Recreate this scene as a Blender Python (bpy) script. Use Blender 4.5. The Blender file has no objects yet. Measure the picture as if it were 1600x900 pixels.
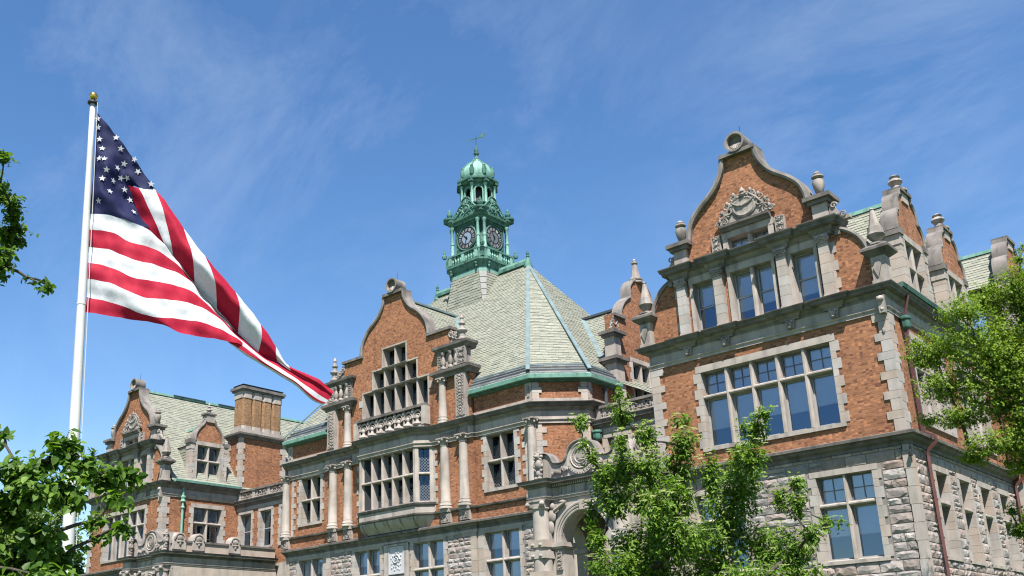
import bpy, math, random
import numpy as np
from mathutils import Vector, Matrix
from mathutils.geometry import tessellate_polygon

scene = bpy.context.scene
COL = scene.collection
random.seed(7)
PI = math.pi
DOG = [(2.91,-22.51,5.79,0.08,0.14),(2.69,-22.15,5.55,0.23,0.25),(3.2,-23.02,4.87,0.12,0.2),(3,-22.65,4.54,0.28,0.32),(2.6,-23.18,5.29,0.16,0.16),(2.68,-23.22,4.93,0.08,0.1),(2.69,-23.05,4.71,0.12,0.14),(2.71,-22.76,4.42,0.28,0.26),(2.77,-22.64,4.07,0.32,0.3),(2.36,-22.68,3.92,0.12,0.27),(2.51,-22.77,3.45,0.18,0.22),(3.04,-21.99,5.14,0.23,0.27),(3.39,-22.56,4.49,0.26,0.32),(2.74,-21.85,4.26,0.38,0.32),(3.59,-22.72,3.76,0.39,0.35),(3.54,-21.71,5.35,0.21,0.1),(3.71,-22.02,4.91,0.27,0.27),(3.51,-21.91,4.55,0.35,0.33),(3.69,-22.48,3.96,0.39,0.35),(3.68,-22.39,3.4,0.54,0.39),(4.58,-20.98,5.43,0.21,0.1),(4.33,-20.84,5.2,0.3,0.24),(4.61,-21.71,4.6,0.32,0.28),(4.21,-21.32,4.31,0.39,0.37),(3.92,-21.18,3.87,0.47,0.42),(3.69,-21.27,3.39,0.58,0.42),(4.24,-22.26,4.29,0.18,0.39),(5.1,-21.9,3.88,0.12,0.18),(5.27,-21.63,4.1,0.18,0.11),(4.83,-20.74,3.94,0.21,0.27),(5.41,-21.68,3.36,0.2,0.18),(4.97,-21.38,3.15,0.34,0.26),(4.33,-20.85,3.35,0.47,0.38),(5.37,-21.04,3.58,0.16,0.08),(5.47,-20.76,3.61,0.09,0.06),(2.77,-22.77,3.09,0.45,0.26),(2.89,-22.08,3.02,0.56,0.27),(3.52,-21.46,2.95,0.57,0.27),(4.7,-22.13,2.77,0.53,0.25),(2.78,-22.04,3.43,0.47,0.37),(4.69,-20.64,2.89,0.38,0.19),(3.13,-21.83,2.53,0.93,0.41),(4.49,-21.82,2.35,0.89,0.39)]
RT = [(2.57,-4.3,10.63,0.87,0.65),(3.72,-5.23,11.33,0.72,0.38),(4.07,-3.57,12.01,0.98,0.44),(4.99,-3.72,11.98,0.79,0.79),(2.13,-4.47,10.35,0.39,0.3),(2.82,-4.55,9.4,0.94,0.56),(4.06,-4.61,10.29,1.11,0.98),(4.79,-3.21,10.63,1.02,1.24),(4.1,-4.32,8.97,1.11,0.85),(3.04,-4.68,8.35,0.8,0.38),(1.89,-3.93,8.6,0.39,0.2),(4.48,-3.54,8.45,0.78,1.08),(3.96,-4.84,7.39,0.95,0.41),(2.99,-3.94,7.27,0.56,0.3),(5.34,-4.4,12.76,0.17,0.17),(4,-2.88,7.09,0.57,0.39),(3.56,-2.78,5.16,0.44,0.31),(3.71,-3.82,5.61,0.25,0.21),(5.14,-2.46,13.79,0.19,0.14),(6.04,-4.58,11.93,0.85,0.85),(6.14,-3.3,10.46,1.31,1.97),(6.21,-4.6,7.75,1.65,1.86),(4.97,-3.74,7.19,1.06,1.06),(4.94,-4.74,4.93,0.82,0.82),(4.61,-4.72,9.74,0.84,0.84),(8.06,-2.78,11.83,1.78,1.56),(8.33,-3.85,9.41,1.91,1.91),(7.49,-4.29,7.03,1.86,1.65),(7.38,-3.97,12.88,1.09,0.87),(8.95,-3.43,7.93,1.7,1.91)]
LL = [(2.66,-31.36,3.73,0.18,0.14),(2.47,-31.44,3.59,0.19,0.1),(2.72,-31.77,3.42,0.22,0.14),(2.76,-31.22,3.55,0.21,0.15),(2.58,-30.86,3.49,0.22,0.16),(2.67,-30.68,3.53,0.12,0.08),(2.91,-31.67,3.23,0.27,0.17),(2.96,-31.41,3.23,0.23,0.17),(3.26,-31.11,3.16,0.13,0.08),(2.59,-31.74,3.1,0.19,0.2),(3.2,-31.27,2.97,0.12,0.06),(2.99,-30.88,2.97,0.11,0.05),(2.76,-30.97,2.91,0.09,0.04),(2.81,-31.59,2.86,0.24,0.18),(2.42,-31.62,2.68,0.21,0.19),(2.64,-31.32,2.69,0.21,0.13),(3.04,-31.6,2.49,0.33,0.08),(2.44,-31.85,3.79,0.05,0.05),(2.62,-32.09,3.23,0.28,0.31),(2.5,-32.03,2.7,0.31,0.37),(2.47,-32.44,3.54,0.31,0.28),(2.1,-32.45,3.04,0.44,0.38),(2.19,-32.9,3.3,0.37,0.37),(2.53,-32.6,2.36,0.42,0.3),(2.09,-32.93,2.68,0.44,0.44),(1.94,-32.71,3.93,0.32,0.26)]
UL = [(-2.87,-30.16,9.39,0.13,0.13),(-2.28,-30.14,8.21,0.19,0.19),(-2.8,-29.95,8.01,0.21,0.21),(-2.53,-30.2,8.59,0.17,0.17),(-2.43,-29.99,8.11,0.17,0.15),(-1.88,-30.32,7.22,0.16,0.12),(-2.58,-29.41,7.35,0.13,0.09),(-1.69,-30.58,8.76,0.1,0.1),(-1.99,-30.46,8.45,0.15,0.15),(-2.14,-30.19,8.25,0.16,0.16),(-2.57,-30.07,8.03,0.21,0.19),(-1.86,-30.34,7.36,0.2,0.16),(-2.61,-29.86,7.98,0.13,0.13),(-2.82,-29.97,7.43,0.11,0.08),(-1.71,-30.07,7.03,0.06,0.05),(-2.12,-29.58,7.19,0.1,0.09),(-1.47,-30.02,6.91,0.06,0.06),(-2.25,-30.67,8.32,0.37,0.62),(-1.79,-30.72,7.17,0.35,0.58),(-3.04,-30.69,9.25,0.44,0.44),(-2.48,-31.18,7.93,0.61,0.72),(-3.1,-30.93,7.03,0.62,0.62),(-2.98,-31.26,9.32,0.65,0.54),(-3.22,-31.75,8.5,0.75,0.75),(-2.32,-31.88,6.81,0.68,0.78),(-2.36,-32.59,7.23,0.78,0.88),(-2.79,-31.46,5.88,0.69,0.59),(-2.42,-32.32,6.02,0.77,0.67)]
BG = [(-64.3,-1.45,13.34,3.8,2.44),(-67.83,2.72,12.01,2.07,2.3),(-64.86,-3.02,11.82,2.7,3.25),(-67.74,3.73,10.77,0.81,1.15),(-65.25,1.34,14.97,1.39,0.84),(-68.59,-3.96,12.64,3.37,3.37),(-67.96,0.55,10.36,3.97,2.27)]
FA = [[(-8.586,-26.001,11.808),(-8.344,-25.615,11.796),(-8.096,-25.216,11.648),(-7.943,-24.784,11.475),(-7.804,-24.151,10.926),(-7.608,-23.514,10.224),(-7.399,-23.081,9.729),(-7.163,-22.707,9.204)],[(-8.572,-25.973,11.401),(-8.304,-25.601,11.373),(-8.036,-25.23,11.153),(-7.867,-24.742,11.086),(-7.727,-24.105,10.722),(-7.544,-23.496,10.066),(-7.344,-23.081,9.619),(-7.113,-22.718,9.131)],[(-8.566,-25.959,10.996),(-8.273,-25.582,10.932),(-7.953,-25.196,10.711),(-7.787,-24.692,10.666),(-7.634,-24.028,10.504),(-7.473,-23.464,9.959),(-7.281,-23.067,9.529),(-7.104,-22.701,9.095)],[(-8.555,-25.938,10.587),(-8.242,-25.564,10.505),(-7.862,-25.145,10.239),(-7.678,-24.581,10.239),(-7.513,-23.963,10.172),(-7.355,-23.449,9.787),(-7.218,-23.052,9.421),(-7.079,-22.695,9.053)],[(-8.549,-25.925,10.199),(-8.229,-25.537,10.092),(-7.754,-25.06,9.788),(-7.544,-24.486,9.806),(-7.398,-23.883,9.81),(-7.271,-23.392,9.617),(-7.156,-23.037,9.314),(-7.046,-22.695,9.007)],[(-8.542,-25.91,9.788),(-8.179,-25.435,9.646),(-7.642,-24.874,9.321),(-7.408,-24.296,9.356),(-7.271,-23.737,9.364),(-7.186,-23.329,9.29),(-7.081,-22.997,9.154),(-7.009,-22.687,8.962)],[(-8.547,-25.92,9.423),(-8.135,-25.296,9.34),(-7.583,-24.613,9.179),(-7.399,-24.232,9.021),(-7.246,-23.684,9.027),(-7.134,-23.267,9.011),(-7.043,-22.941,8.988),(-6.98,-22.674,8.92)]]
FK = [[(-8.608,-26.046,14.407),(-8.374,-25.747,13.951),(-8.149,-25.371,13.421),(-7.893,-24.795,12.605)],[(-8.596,-26.023,13.728),(-8.332,-25.798,13.357),(-8.246,-25.412,13.022),(-8.009,-25.081,12.565)],[(-8.586,-26.001,13.081),(-8.304,-25.832,12.787),(-8.376,-25.451,12.708),(-8.303,-25.139,12.684)],[(-8.586,-26.001,12.439),(-8.341,-25.816,12.268),(-8.317,-25.443,12.195),(-8.242,-24.92,12.201)],[(-8.586,-26.001,11.808),(-8.344,-25.615,11.796),(-8.096,-25.216,11.648),(-8.056,-24.787,11.609)]]
FB = [[(-8.302,-25.275,12.664),(-8.222,-25.018,12.042),(-8.125,-24.769,11.375)],[(-8.056,-25.133,12.564),(-7.852,-24.757,11.725),(-7.955,-24.234,10.832)],[(-7.889,-24.786,12.596),(-7.671,-24.564,11.677),(-7.916,-24.153,10.766)],[(-7.552,-24.203,11.666),(-7.325,-24.078,10.941),(-7.743,-23.701,10.299)],[(-7.326,-23.734,11.035),(-7.095,-23.602,10.385),(-7.528,-23.209,9.809)],[(-7.033,-23.059,10.228),(-6.879,-23.038,9.76),(-7.276,-22.779,9.234)],[(-6.786,-22.502,9.488),(-6.688,-22.527,9.125),(-7.008,-22.41,8.758)],[(-6.64,-22.152,8.98),(-6.577,-22.182,8.779),(-6.723,-22.024,8.659)],[(-6.514,-21.846,8.554),(-6.473,-21.853,8.486),(-6.558,-21.753,8.46)],[(-6.242,-21.259,8.299),(-6.194,-21.274,8.192),(-6.261,-21.183,8.13)],[(-6.099,-20.848,8.016),(-6.088,-20.892,7.949),(-6.127,-20.905,7.889)]]
FC = [[(-7.258,-22.973,9.451),(-7.121,-22.736,9.186),(-6.897,-22.362,8.817),(-6.698,-22.043,8.65),(-6.526,-21.778,8.448),(-6.245,-21.196,8.124),(-6.127,-20.905,7.889)],[(-7.204,-23.023,9.283),(-7.021,-22.757,9.043),(-6.797,-22.409,8.708),(-6.623,-22.072,8.495),(-6.456,-21.771,8.293),(-6.24,-21.254,7.952),(-6.151,-20.954,7.801)],[(-7.175,-23.077,9.121),(-6.97,-22.767,8.915),(-6.731,-22.432,8.594),(-6.558,-22.073,8.367),(-6.399,-21.745,8.164),(-6.255,-21.309,7.851),(-6.175,-21.004,7.74)],[(-7.206,-23.095,9.05),(-6.944,-22.736,8.766),(-6.735,-22.395,8.528),(-6.558,-22.028,8.32),(-6.399,-21.699,8.107),(-6.271,-21.318,7.797),(-6.191,-21.037,7.71)],[(-7.182,-23.046,8.999),(-6.985,-22.683,8.713),(-6.796,-22.337,8.498),(-6.614,-21.961,8.272),(-6.455,-21.631,8.058),(-6.319,-21.302,7.773),(-6.222,-21.057,7.694)]]
FSTAR = [(-8.587,-26.003,14.221),(-8.572,-25.972,13.993),(-8.549,-25.924,13.738),(-8.522,-25.869,13.487),(-8.536,-25.897,13.22),(-8.488,-25.797,13.21),(-8.462,-25.744,12.98),(-8.5,-25.823,12.688),(-8.508,-25.839,12.146),(-8.396,-25.608,13.834),(-8.343,-25.498,13.551),(-8.303,-25.414,13.204),(-8.255,-25.315,12.831),(-8.279,-25.365,12.524),(-8.227,-25.256,12.257),(-8.181,-25.162,11.959),(-8.214,-25.23,13.35),(-8.164,-25.126,13.037),(-8.033,-24.854,12.776),(-8.368,-25.549,13.017),(-8.415,-25.646,12.414),(-8.405,-25.626,12.684),(-8.327,-25.466,12.793)]
POLE = [(-8.514,-25.846,4.078),(-8.651,-26.135,14.624),(-8.653,-26.141,14.795)]
FN = (0.9006,-0.4346,0)
CAM = (11.3004,-35.4065,1.6)
BASIS = [(0.732155,0.680534,-0.028681),(0.222322,-0.198961,0.954457),(-0.643834,0.705187,0.296968)]

# ------------------------------------------------------------------ camera
cam_d = bpy.data.cameras.new('camera')
cam = bpy.data.objects.new('camera', cam_d); COL.objects.link(cam)
_r, _u, _d = [Vector(b) for b in BASIS]
cam.matrix_world = Matrix(((_r.x, _u.x, -_d.x, CAM[0]), (_r.y, _u.y, -_d.y, CAM[1]), (_r.z, _u.z, -_d.z, CAM[2]), (0, 0, 0, 1)))
cam_d.sensor_width = 36.0
cam_d.lens = 1541.36 / 1600 * 36
cam_d.shift_x = (800 - 719.86) / 1600
cam_d.shift_y = (569.75 - 450) / 1600
cam_d.clip_end = 3000
scene.camera = cam
# ------------------------------------------------------------------ light
SUN_EL, SUN_AZ = 58.0, 135.0           # azimuth clockwise from +Y: south-east of the front
wd = bpy.data.worlds.new('World'); scene.world = wd; wd.use_nodes = True
nt = wd.node_tree; nt.nodes.clear()
wo = nt.nodes.new('ShaderNodeOutputWorld'); bg = nt.nodes.new('ShaderNodeBackground')
sky = nt.nodes.new('ShaderNodeTexSky'); sky.sky_type = 'NISHITA'; sky.sun_disc = False
sky.sun_elevation = math.radians(SUN_EL); sky.sun_rotation = math.radians(SUN_AZ)
sky.altitude = 100; sky.air_density = 1.0; sky.dust_density = 0.05; sky.ozone_density = 2.0
# thin cirrus streaks: part of the sky all around, driven by the view direction only
tc = nt.nodes.new('ShaderNodeTexCoord')
mp = nt.nodes.new('ShaderNodeMapping'); mp.inputs['Rotation'].default_value = (0.0, 0.0, math.radians(48)); mp.inputs['Scale'].default_value = (0.9, 4.6, 3.6)
n1 = nt.nodes.new('ShaderNodeTexNoise'); n1.inputs['Scale'].default_value = 1.7; n1.inputs['Detail'].default_value = 13; n1.inputs['Roughness'].default_value = 0.68; n1.inputs['Distortion'].default_value = 0.35
n2 = nt.nodes.new('ShaderNodeTexNoise'); n2.inputs['Scale'].default_value = 2.2; n2.inputs['Detail'].default_value = 3
r1 = nt.nodes.new('ShaderNodeMapRange'); r1.inputs[1].default_value = 0.42; r1.inputs[2].default_value = 0.92
r2 = nt.nodes.new('ShaderNodeMapRange'); r2.inputs[1].default_value = 0.36; r2.inputs[2].default_value = 0.66
ml = nt.nodes.new('ShaderNodeMath'); ml.operation = 'MULTIPLY'
ms = nt.nodes.new('ShaderNodeMath'); ms.operation = 'MULTIPLY'; ms.inputs[1].default_value = 0.25
mx = nt.nodes.new('ShaderNodeMixRGB'); mx.inputs[2].default_value = (6.6, 7.2, 8.0, 1)
hs = nt.nodes.new('ShaderNodeHueSaturation'); hs.inputs['Hue'].default_value = 0.502; hs.inputs['Saturation'].default_value = 1.2; hs.inputs['Value'].default_value = 1.0
L = nt.links.new
L(tc.outputs['Generated'], mp.inputs['Vector']); L(mp.outputs[0], n1.inputs['Vector']); L(tc.outputs['Generated'], n2.inputs['Vector'])
L(n1.outputs['Fac'], r1.inputs[0]); L(n2.outputs['Fac'], r2.inputs[0]); L(r1.outputs[0], ml.inputs[0]); L(r2.outputs[0], ml.inputs[1])
L(ml.outputs[0], ms.inputs[0]); L(ms.outputs[0], mx.inputs[0]); L(sky.outputs[0], hs.inputs['Color']); L(hs.outputs[0], mx.inputs[1])
L(mx.outputs[0], bg.inputs['Color']); bg.inputs['Strength'].default_value = 0.077
L(bg.outputs[0], wo.inputs['Surface'])
sd = bpy.data.lights.new('sun', 'SUN'); sd.energy = 5.0; sd.angle = math.radians(0.5); sd.color = (1.0, 0.955, 0.88)
sun = bpy.data.objects.new('sun', sd); COL.objects.link(sun)
_a, _e = math.radians(SUN_AZ), math.radians(SUN_EL)
SDIR = Vector((math.sin(_a) * math.cos(_e), math.cos(_a) * math.cos(_e), math.sin(_e)))
sun.rotation_euler = SDIR.to_track_quat('Z', 'Y').to_euler()
sun.location = (30, -60, 80)
vs = scene.view_settings; vs.view_transform = 'Standard'; vs.look = 'None'; vs.exposure = 1.35; vs.gamma = 1.0; vs.use_curve_mapping = False
scene.cycles.filter_width = 1.15; scene.cycles.max_bounces = 6; scene.cycles.diffuse_bounces = 1; scene.cycles.transparent_max_bounces = 12
# ------------------------------------------------------------------ materials
def nmat(name):
    m = bpy.data.materials.new(name); m.use_nodes = True
    t = m.node_tree; b = t.nodes['Principled BSDF']
    return m, t, b
def nd(t, typ, **kw):
    n = t.nodes.new(typ)
    for k, v in kw.items():
        if k in ('operation', 'blend_type', 'data_type', 'attribute_name', 'noise_dimensions', 'feature', 'distance'): setattr(n, k, v)
        else: n.inputs[k].default_value = v
    return n
def mixc(t, fac, a, b, mode='MIX'):
    n = t.nodes.new('ShaderNodeMixRGB'); n.blend_type = mode
    for i, v in ((0, fac), (1, a), (2, b)):
        if hasattr(v, 'links') or hasattr(v, 'is_linked'): t.links.new(v, n.inputs[i])
        elif isinstance(v, (int, float)): n.inputs[i].default_value = v
        else: n.inputs[i].default_value = (*v, 1)
    return n.outputs[0]
def rng(t, v, a, b, c=0.0, d=1.0):
    n = t.nodes.new('ShaderNodeMapRange'); t.links.new(v, n.inputs[0])
    for i, q in enumerate((a, b, c, d)): n.inputs[i + 1].default_value = q
    return n.outputs[0]
def noise(t, scale, detail=4, vec=None, rough=0.55, stretch=None):
    if vec is None:
        vec = t.nodes.new('ShaderNodeNewGeometry').outputs['Position']
    if stretch:
        mp = t.nodes.new('ShaderNodeMapping'); mp.inputs['Scale'].default_value = stretch; t.links.new(vec, mp.inputs['Vector']); vec = mp.outputs[0]
    n = t.nodes.new('ShaderNodeTexNoise'); n.inputs['Scale'].default_value = scale; n.inputs['Detail'].default_value = detail; n.inputs['Roughness'].default_value = rough
    t.links.new(vec, n.inputs['Vector']); return n.outputs['Fac']
def bump(t, b, h, strength, dist=0.02):
    n = t.nodes.new('ShaderNodeBump'); n.inputs['Strength'].default_value = strength; n.inputs['Distance'].default_value = dist
    t.links.new(h, n.inputs['Height']); t.links.new(n.outputs[0], b.inputs['Normal'])
def stone_mat(name, c1, c2, dark, streak=0.5, scale=1.6, rough=0.85, bs=0.35, objrand=0.0):
    m, t, b = nmat(name)
    f = rng(t, noise(t, scale, 6), 0.35, 0.68)
    c = mixc(t, f, c1, c2)
    fs = rng(t, noise(t, 1.0, 5, stretch=(2.6, 2.6, 0.35)), 0.5, 0.72)
    sc = t.nodes.new('ShaderNodeMath'); sc.operation = 'MULTIPLY'; sc.inputs[1].default_value = streak; t.links.new(fs, sc.inputs[0])
    c = mixc(t, sc.outputs[0], c, dark)
    if objrand:
        oi = t.nodes.new('ShaderNodeObjectInfo')
        v = rng(t, oi.outputs['Random'], 0, 1, 1 - objrand, 1 + objrand * 0.55)
        hsv = t.nodes.new('ShaderNodeHueSaturation'); t.links.new(c, hsv.inputs['Color']); t.links.new(v, hsv.inputs['Value']); c = hsv.outputs[0]
        fr_ = t.nodes.new('ShaderNodeMath'); fr_.operation = 'FRACT'; mu = t.nodes.new('ShaderNodeMath'); mu.operation = 'MULTIPLY'; mu.inputs[1].default_value = 7.31; t.links.new(oi.outputs['Random'], mu.inputs[0]); t.links.new(mu.outputs[0], fr_.inputs[0])
        t.links.new(rng(t, fr_.outputs[0], 0, 1, 0.55, 1.5), hsv.inputs['Saturation'])
    t.links.new(c, b.inputs['Base Color']); b.inputs['Roughness'].default_value = rough
    b.inputs['Specular IOR Level'].default_value = 0.25
    bump(t, b, noise(t, 28, 5), bs, 0.012)
    return m
def brick_mat(name, c1, c2, dk, mortar):
    m, t, b = nmat(name)
    g = t.nodes.new('ShaderNodeNewGeometry'); sx = t.nodes.new('ShaderNodeSeparateXYZ'); t.links.new(g.outputs['Position'], sx.inputs[0])
    ad = t.nodes.new('ShaderNodeMath'); ad.operation = 'ADD'; t.links.new(sx.outputs[0], ad.inputs[0]); t.links.new(sx.outputs[1], ad.inputs[1])
    cx = t.nodes.new('ShaderNodeCombineXYZ'); t.links.new(ad.outputs[0], cx.inputs[0]); t.links.new(sx.outputs[2], cx.inputs[1])
    def br(a, bb, mo, bias):
        k = t.nodes.new('ShaderNodeTexBrick'); k.offset = 0.5; k.squash = 1.0
        k.inputs['Color1'].default_value = (*a, 1); k.inputs['Color2'].default_value = (*bb, 1); k.inputs['Mortar'].default_value = (*mo, 1)
        k.inputs['Scale'].default_value = 1.0; k.inputs['Mortar Size'].default_value = 0.006; k.inputs['Mortar Smooth'].default_value = 0.3
        k.inputs['Bias'].default_value = bias; k.inputs['Brick Width'].default_value = 0.24; k.inputs['Row Height'].default_value = 0.075
        t.links.new(cx.outputs[0], k.inputs['Vector']); return k
    k1 = br(c1, c2, mortar, -0.15)
    # per-brick random: scattered dark headers and pale ones
    sc = t.nodes.new('ShaderNodeVectorMath'); sc.operation = 'DIVIDE'; sc.inputs[1].default_value = (0.12, 0.075, 1); t.links.new(cx.outputs[0], sc.inputs[0])
    fl = t.nodes.new('ShaderNodeVectorMath'); fl.operation = 'FLOOR'; t.links.new(sc.outputs[0], fl.inputs[0])
    wn = t.nodes.new('ShaderNodeTexWhiteNoise'); wn.noise_dimensions = '2D'; t.links.new(fl.outputs[0], wn.inputs['Vector'])
    dkf = rng(t, wn.outputs['Value'], 0.86, 0.93, 0, 0.62)
    c = mixc(t, dkf, k1.outputs['Color'], dk)
    plf = rng(t, wn.outputs['Value'], 0.13, 0.07, 0, 0.6)
    c = mixc(t, plf, c, tuple(min(1, v * 1.5) for v in c1))
    st_ = rng(t, noise(t, 1.0, 6, stretch=(1.6, 1.6, 0.16)), 0.52, 0.78, 0, 0.5); c = mixc(t, st_, c, tuple(v * .55 for v in c2))
    big = rng(t, noise(t, 0.45, 5), 0.3, 0.7, 0.80, 1.16)
    hsv = t.nodes.new('ShaderNodeHueSaturation'); t.links.new(c, hsv.inputs['Color']); t.links.new(big, hsv.inputs['Value'])
    t.links.new(hsv.outputs[0], b.inputs['Base Color']); b.inputs['Roughness'].default_value = 0.9; b.inputs['Specular IOR Level'].default_value = 0.2
    inv = t.nodes.new('ShaderNodeMath'); inv.operation = 'MULTIPLY_ADD'; inv.inputs[1].default_value = -1.0; inv.inputs[2].default_value = 1.0; t.links.new(k1.outputs['Fac'], inv.inputs[0])
    ad2 = t.nodes.new('ShaderNodeMath'); ad2.operation = 'ADD'; t.links.new(inv.outputs[0], ad2.inputs[0]); t.links.new(wn.outputs['Value'], ad2.inputs[1])
    bump(t, b, ad2.outputs[0], 0.5, 0.012)
    return m
def plain(name, c, rough=0.6, metal=0.0, var=0.0, spec=0.4, sc=3.0):
    m, t, b = nmat(name)
    if var:
        f = rng(t, noise(t, sc, 5), 0.3, 0.7)
        col = mixc(t, f, tuple(v * (1 - var) for v in c), tuple(min(1, v * (1 + var)) for v in c)); t.links.new(col, b.inputs['Base Color'])
    else: b.inputs['Base Color'].default_value = (*c, 1)
    b.inputs['Roughness'].default_value = rough; b.inputs['Metallic'].default_value = metal; b.inputs['Specular IOR Level'].default_value = spec
    return m
def slate_mat(name, single):
    m, t, b = nmat(name)
    if single: rv = t.nodes.new('ShaderNodeObjectInfo').outputs['Random']
    else:
        a = t.nodes.new('ShaderNodeAttribute'); a.attribute_name = 'rnd'; rv = a.outputs['Fac']
    c = mixc(t, rng(t, rv, 0, 1), (0.170, 0.176, 0.140), (0.225, 0.228, 0.184))
    c = mixc(t, rng(t, rv, 0.90, 0.97, 0, 0.45), c, (0.085, 0.082, 0.076))
    c = mixc(t, rng(t, rv, 0.05, 0.0, 0, 0.5), c, (0.10, 0.115, 0.105))
    c = mixc(t, rng(t, noise(t, 0.5, 5), 0.45, 0.75, 0, 0.35), c, (0.155, 0.155, 0.13))
    c = mixc(t, rng(t, noise(t, 1.0, 5, stretch=(2.2, 2.2, 0.4)), 0.60, 0.8, 0, 0.4), c, (0.07, 0.07, 0.06))
    t.links.new(c, b.inputs['Base Color']); b.inputs['Roughness'].default_value = 0.72; b.inputs['Specular IOR Level'].default_value = 0.3
    bump(t, b, noise(t, 14, 4), 0.25, 0.01)
    return m
def copper_mat(name, a, bb, dk, dkf):
    m, t, b = nmat(name)
    c = mixc(t, rng(t, noise(t, 2.4, 6), 0.3, 0.7), a, bb)
    c = mixc(t, rng(t, noise(t, 1.5, 6, stretch=(3, 3, 0.8)), 0.52, 0.75, 0, dkf), c, dk)
    t.links.new(c, b.inputs['Base Color']); b.inputs['Roughness'].default_value = 0.7; b.inputs['Specular IOR Level'].default_value = 0.3
    bump(t, b, noise(t, 20, 4), 0.2, 0.01)
    return m
def glass_mat(name, tint, refl):
    m = bpy.data.materials.new(name); m.use_nodes = True; t = m.node_tree; t.nodes.clear()
    o = t.nodes.new('ShaderNodeOutputMaterial'); mixs = t.nodes.new('ShaderNodeMixShader')
    tr = t.nodes.new('ShaderNodeBsdfTransparent'); tr.inputs['Color'].default_value = (*tint, 1)
    gl = t.nodes.new('ShaderNodeBsdfGlossy'); gl.inputs['Roughness'].default_value = 0.02; gl.inputs['Color'].default_value = (0.62, 0.80, 1, 1)
    fr = t.nodes.new('ShaderNodeFresnel'); fr.inputs['IOR'].default_value = refl
    n = t.nodes.new('ShaderNodeBump'); n.inputs['Strength'].default_value = 0.06; n.inputs['Distance'].default_value = 0.05
    t.links.new(noise(t, 1.1, 1), n.inputs['Height']); t.links.new(n.outputs[0], gl.inputs['Normal'])
    t.links.new(fr.outputs[0], mixs.inputs[0]); t.links.new(tr.outputs[0], mixs.inputs[1]); t.links.new(gl.outputs[0], mixs.inputs[2]); t.links.new(mixs.outputs[0], o.inputs['Surface'])
    return m
def leaf_mat(name, c1, c2, tr, single=False):
    m = bpy.data.materials.new(name); m.use_nodes = True; t = m.node_tree; b = t.nodes['Principled BSDF']; o = t.nodes['Material Output']
    if single: rv = t.nodes.new('ShaderNodeObjectInfo').outputs['Random']
    else:
        a = t.nodes.new('ShaderNodeAttribute'); a.attribute_name = 'rnd'; rv = a.outputs['Fac']
    c = mixc(t, rv, c1, c2)
    t.links.new(c, b.inputs['Base Color']); b.inputs['Roughness'].default_value = 0.5; b.inputs['Specular IOR Level'].default_value = 0.25
    ts = t.nodes.new('ShaderNodeBsdfTranslucent'); tcol = mixc(t, 1.0, c, tr, 'MULTIPLY'); t.links.new(tcol, ts.inputs['Color'])
    ad = t.nodes.new('ShaderNodeMixShader'); ad.inputs[0].default_value = 0.42
    t.links.new(b.outputs[0], ad.inputs[1]); t.links.new(ts.outputs[0], ad.inputs[2]); t.links.new(ad.outputs[0], o.inputs['Surface'])
    return m
M = {}
M['trim'] = stone_mat('limestone_trim', (0.328, 0.288, 0.258), (0.245, 0.213, 0.190), (0.09, 0.08, 0.075), 0.6)
M['trimc'] = stone_mat('limestone_blocks', (0.335, 0.294, 0.264), (0.270, 0.235, 0.210), (0.12, 0.106, 0.10), 0.42, objrand=0.11)
M['soot'] = stone_mat('weathered_limestone', (0.150, 0.133, 0.122), (0.080, 0.072, 0.068), (0.03, 0.027, 0.026), 0.65)
M['carve'] = stone_mat('carved_limestone', (0.29, 0.252, 0.228), (0.17, 0.148, 0.134), (0.05, 0.044, 0.041), 0.7)
M['cope'] = stone_mat('coping_limestone', (0.20, 0.177, 0.163), (0.12, 0.108, 0.10), (0.042, 0.039, 0.037), 0.7)
M['rock'] = stone_mat('rock_faced_granite', (0.315, 0.262, 0.238), (0.20, 0.174, 0.166), (0.11, 0.10, 0.097), 0.45, scale=3.0, bs=0.9, objrand=0.30)
M['mortar'] = plain('mortar', (0.17, 0.152, 0.14), 0.95, var=0.2)
M['brick'] = brick_mat('orange_brick', (0.262, 0.115, 0.058), (0.172, 0.069, 0.035), (0.075, 0.033, 0.023), (0.205, 0.138, 0.096))
M['brickb'] = brick_mat('buff_chimney_brick', (0.225, 0.128, 0.064), (0.165, 0.086, 0.043), (0.09, 0.048, 0.027), (0.21, 0.165, 0.122))
M['slate'] = slate_mat('pale_green_slate', False); M['slate1'] = slate_mat('pale_green_slate_single', True)
M['deck'] = plain('roof_deck', (0.15, 0.15, 0.13), 0.9)
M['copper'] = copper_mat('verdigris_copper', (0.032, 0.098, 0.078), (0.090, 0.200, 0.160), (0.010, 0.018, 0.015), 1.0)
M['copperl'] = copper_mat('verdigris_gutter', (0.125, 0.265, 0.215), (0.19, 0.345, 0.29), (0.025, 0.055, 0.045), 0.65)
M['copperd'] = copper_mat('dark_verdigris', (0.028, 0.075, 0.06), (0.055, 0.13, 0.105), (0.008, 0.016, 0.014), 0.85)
M['lead'] = plain('lead_flashing', (0.105, 0.150, 0.158), 0.55, 0.0, 0.25, sc=1.5)
M['apron'] = plain('lead_apron', (0.075, 0.083, 0.088), 0.55, 0.0, 0.3, sc=1.5)
M['sheet'] = plain('grey_sheet_metal', (0.125, 0.128, 0.120), 0.6, 0.0, 0.2)
M['darkroof'] = plain('dark_snow_guard', (0.05, 0.055, 0.06), 0.5, 0.2, 0.2)
M['glass'] = glass_mat('window_glass', (0.92, 0.94, 0.97), 2.45)
M['glassd'] = glass_mat('leaded_glass', (0.5, 0.56, 0.66), 1.7)
M['sash'] = plain('painted_sash', (0.25, 0.25, 0.25), 0.5, var=0.1)
M['sashd'] = plain('dark_sash', (0.12, 0.12, 0.13), 0.5, var=0.1)
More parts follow.
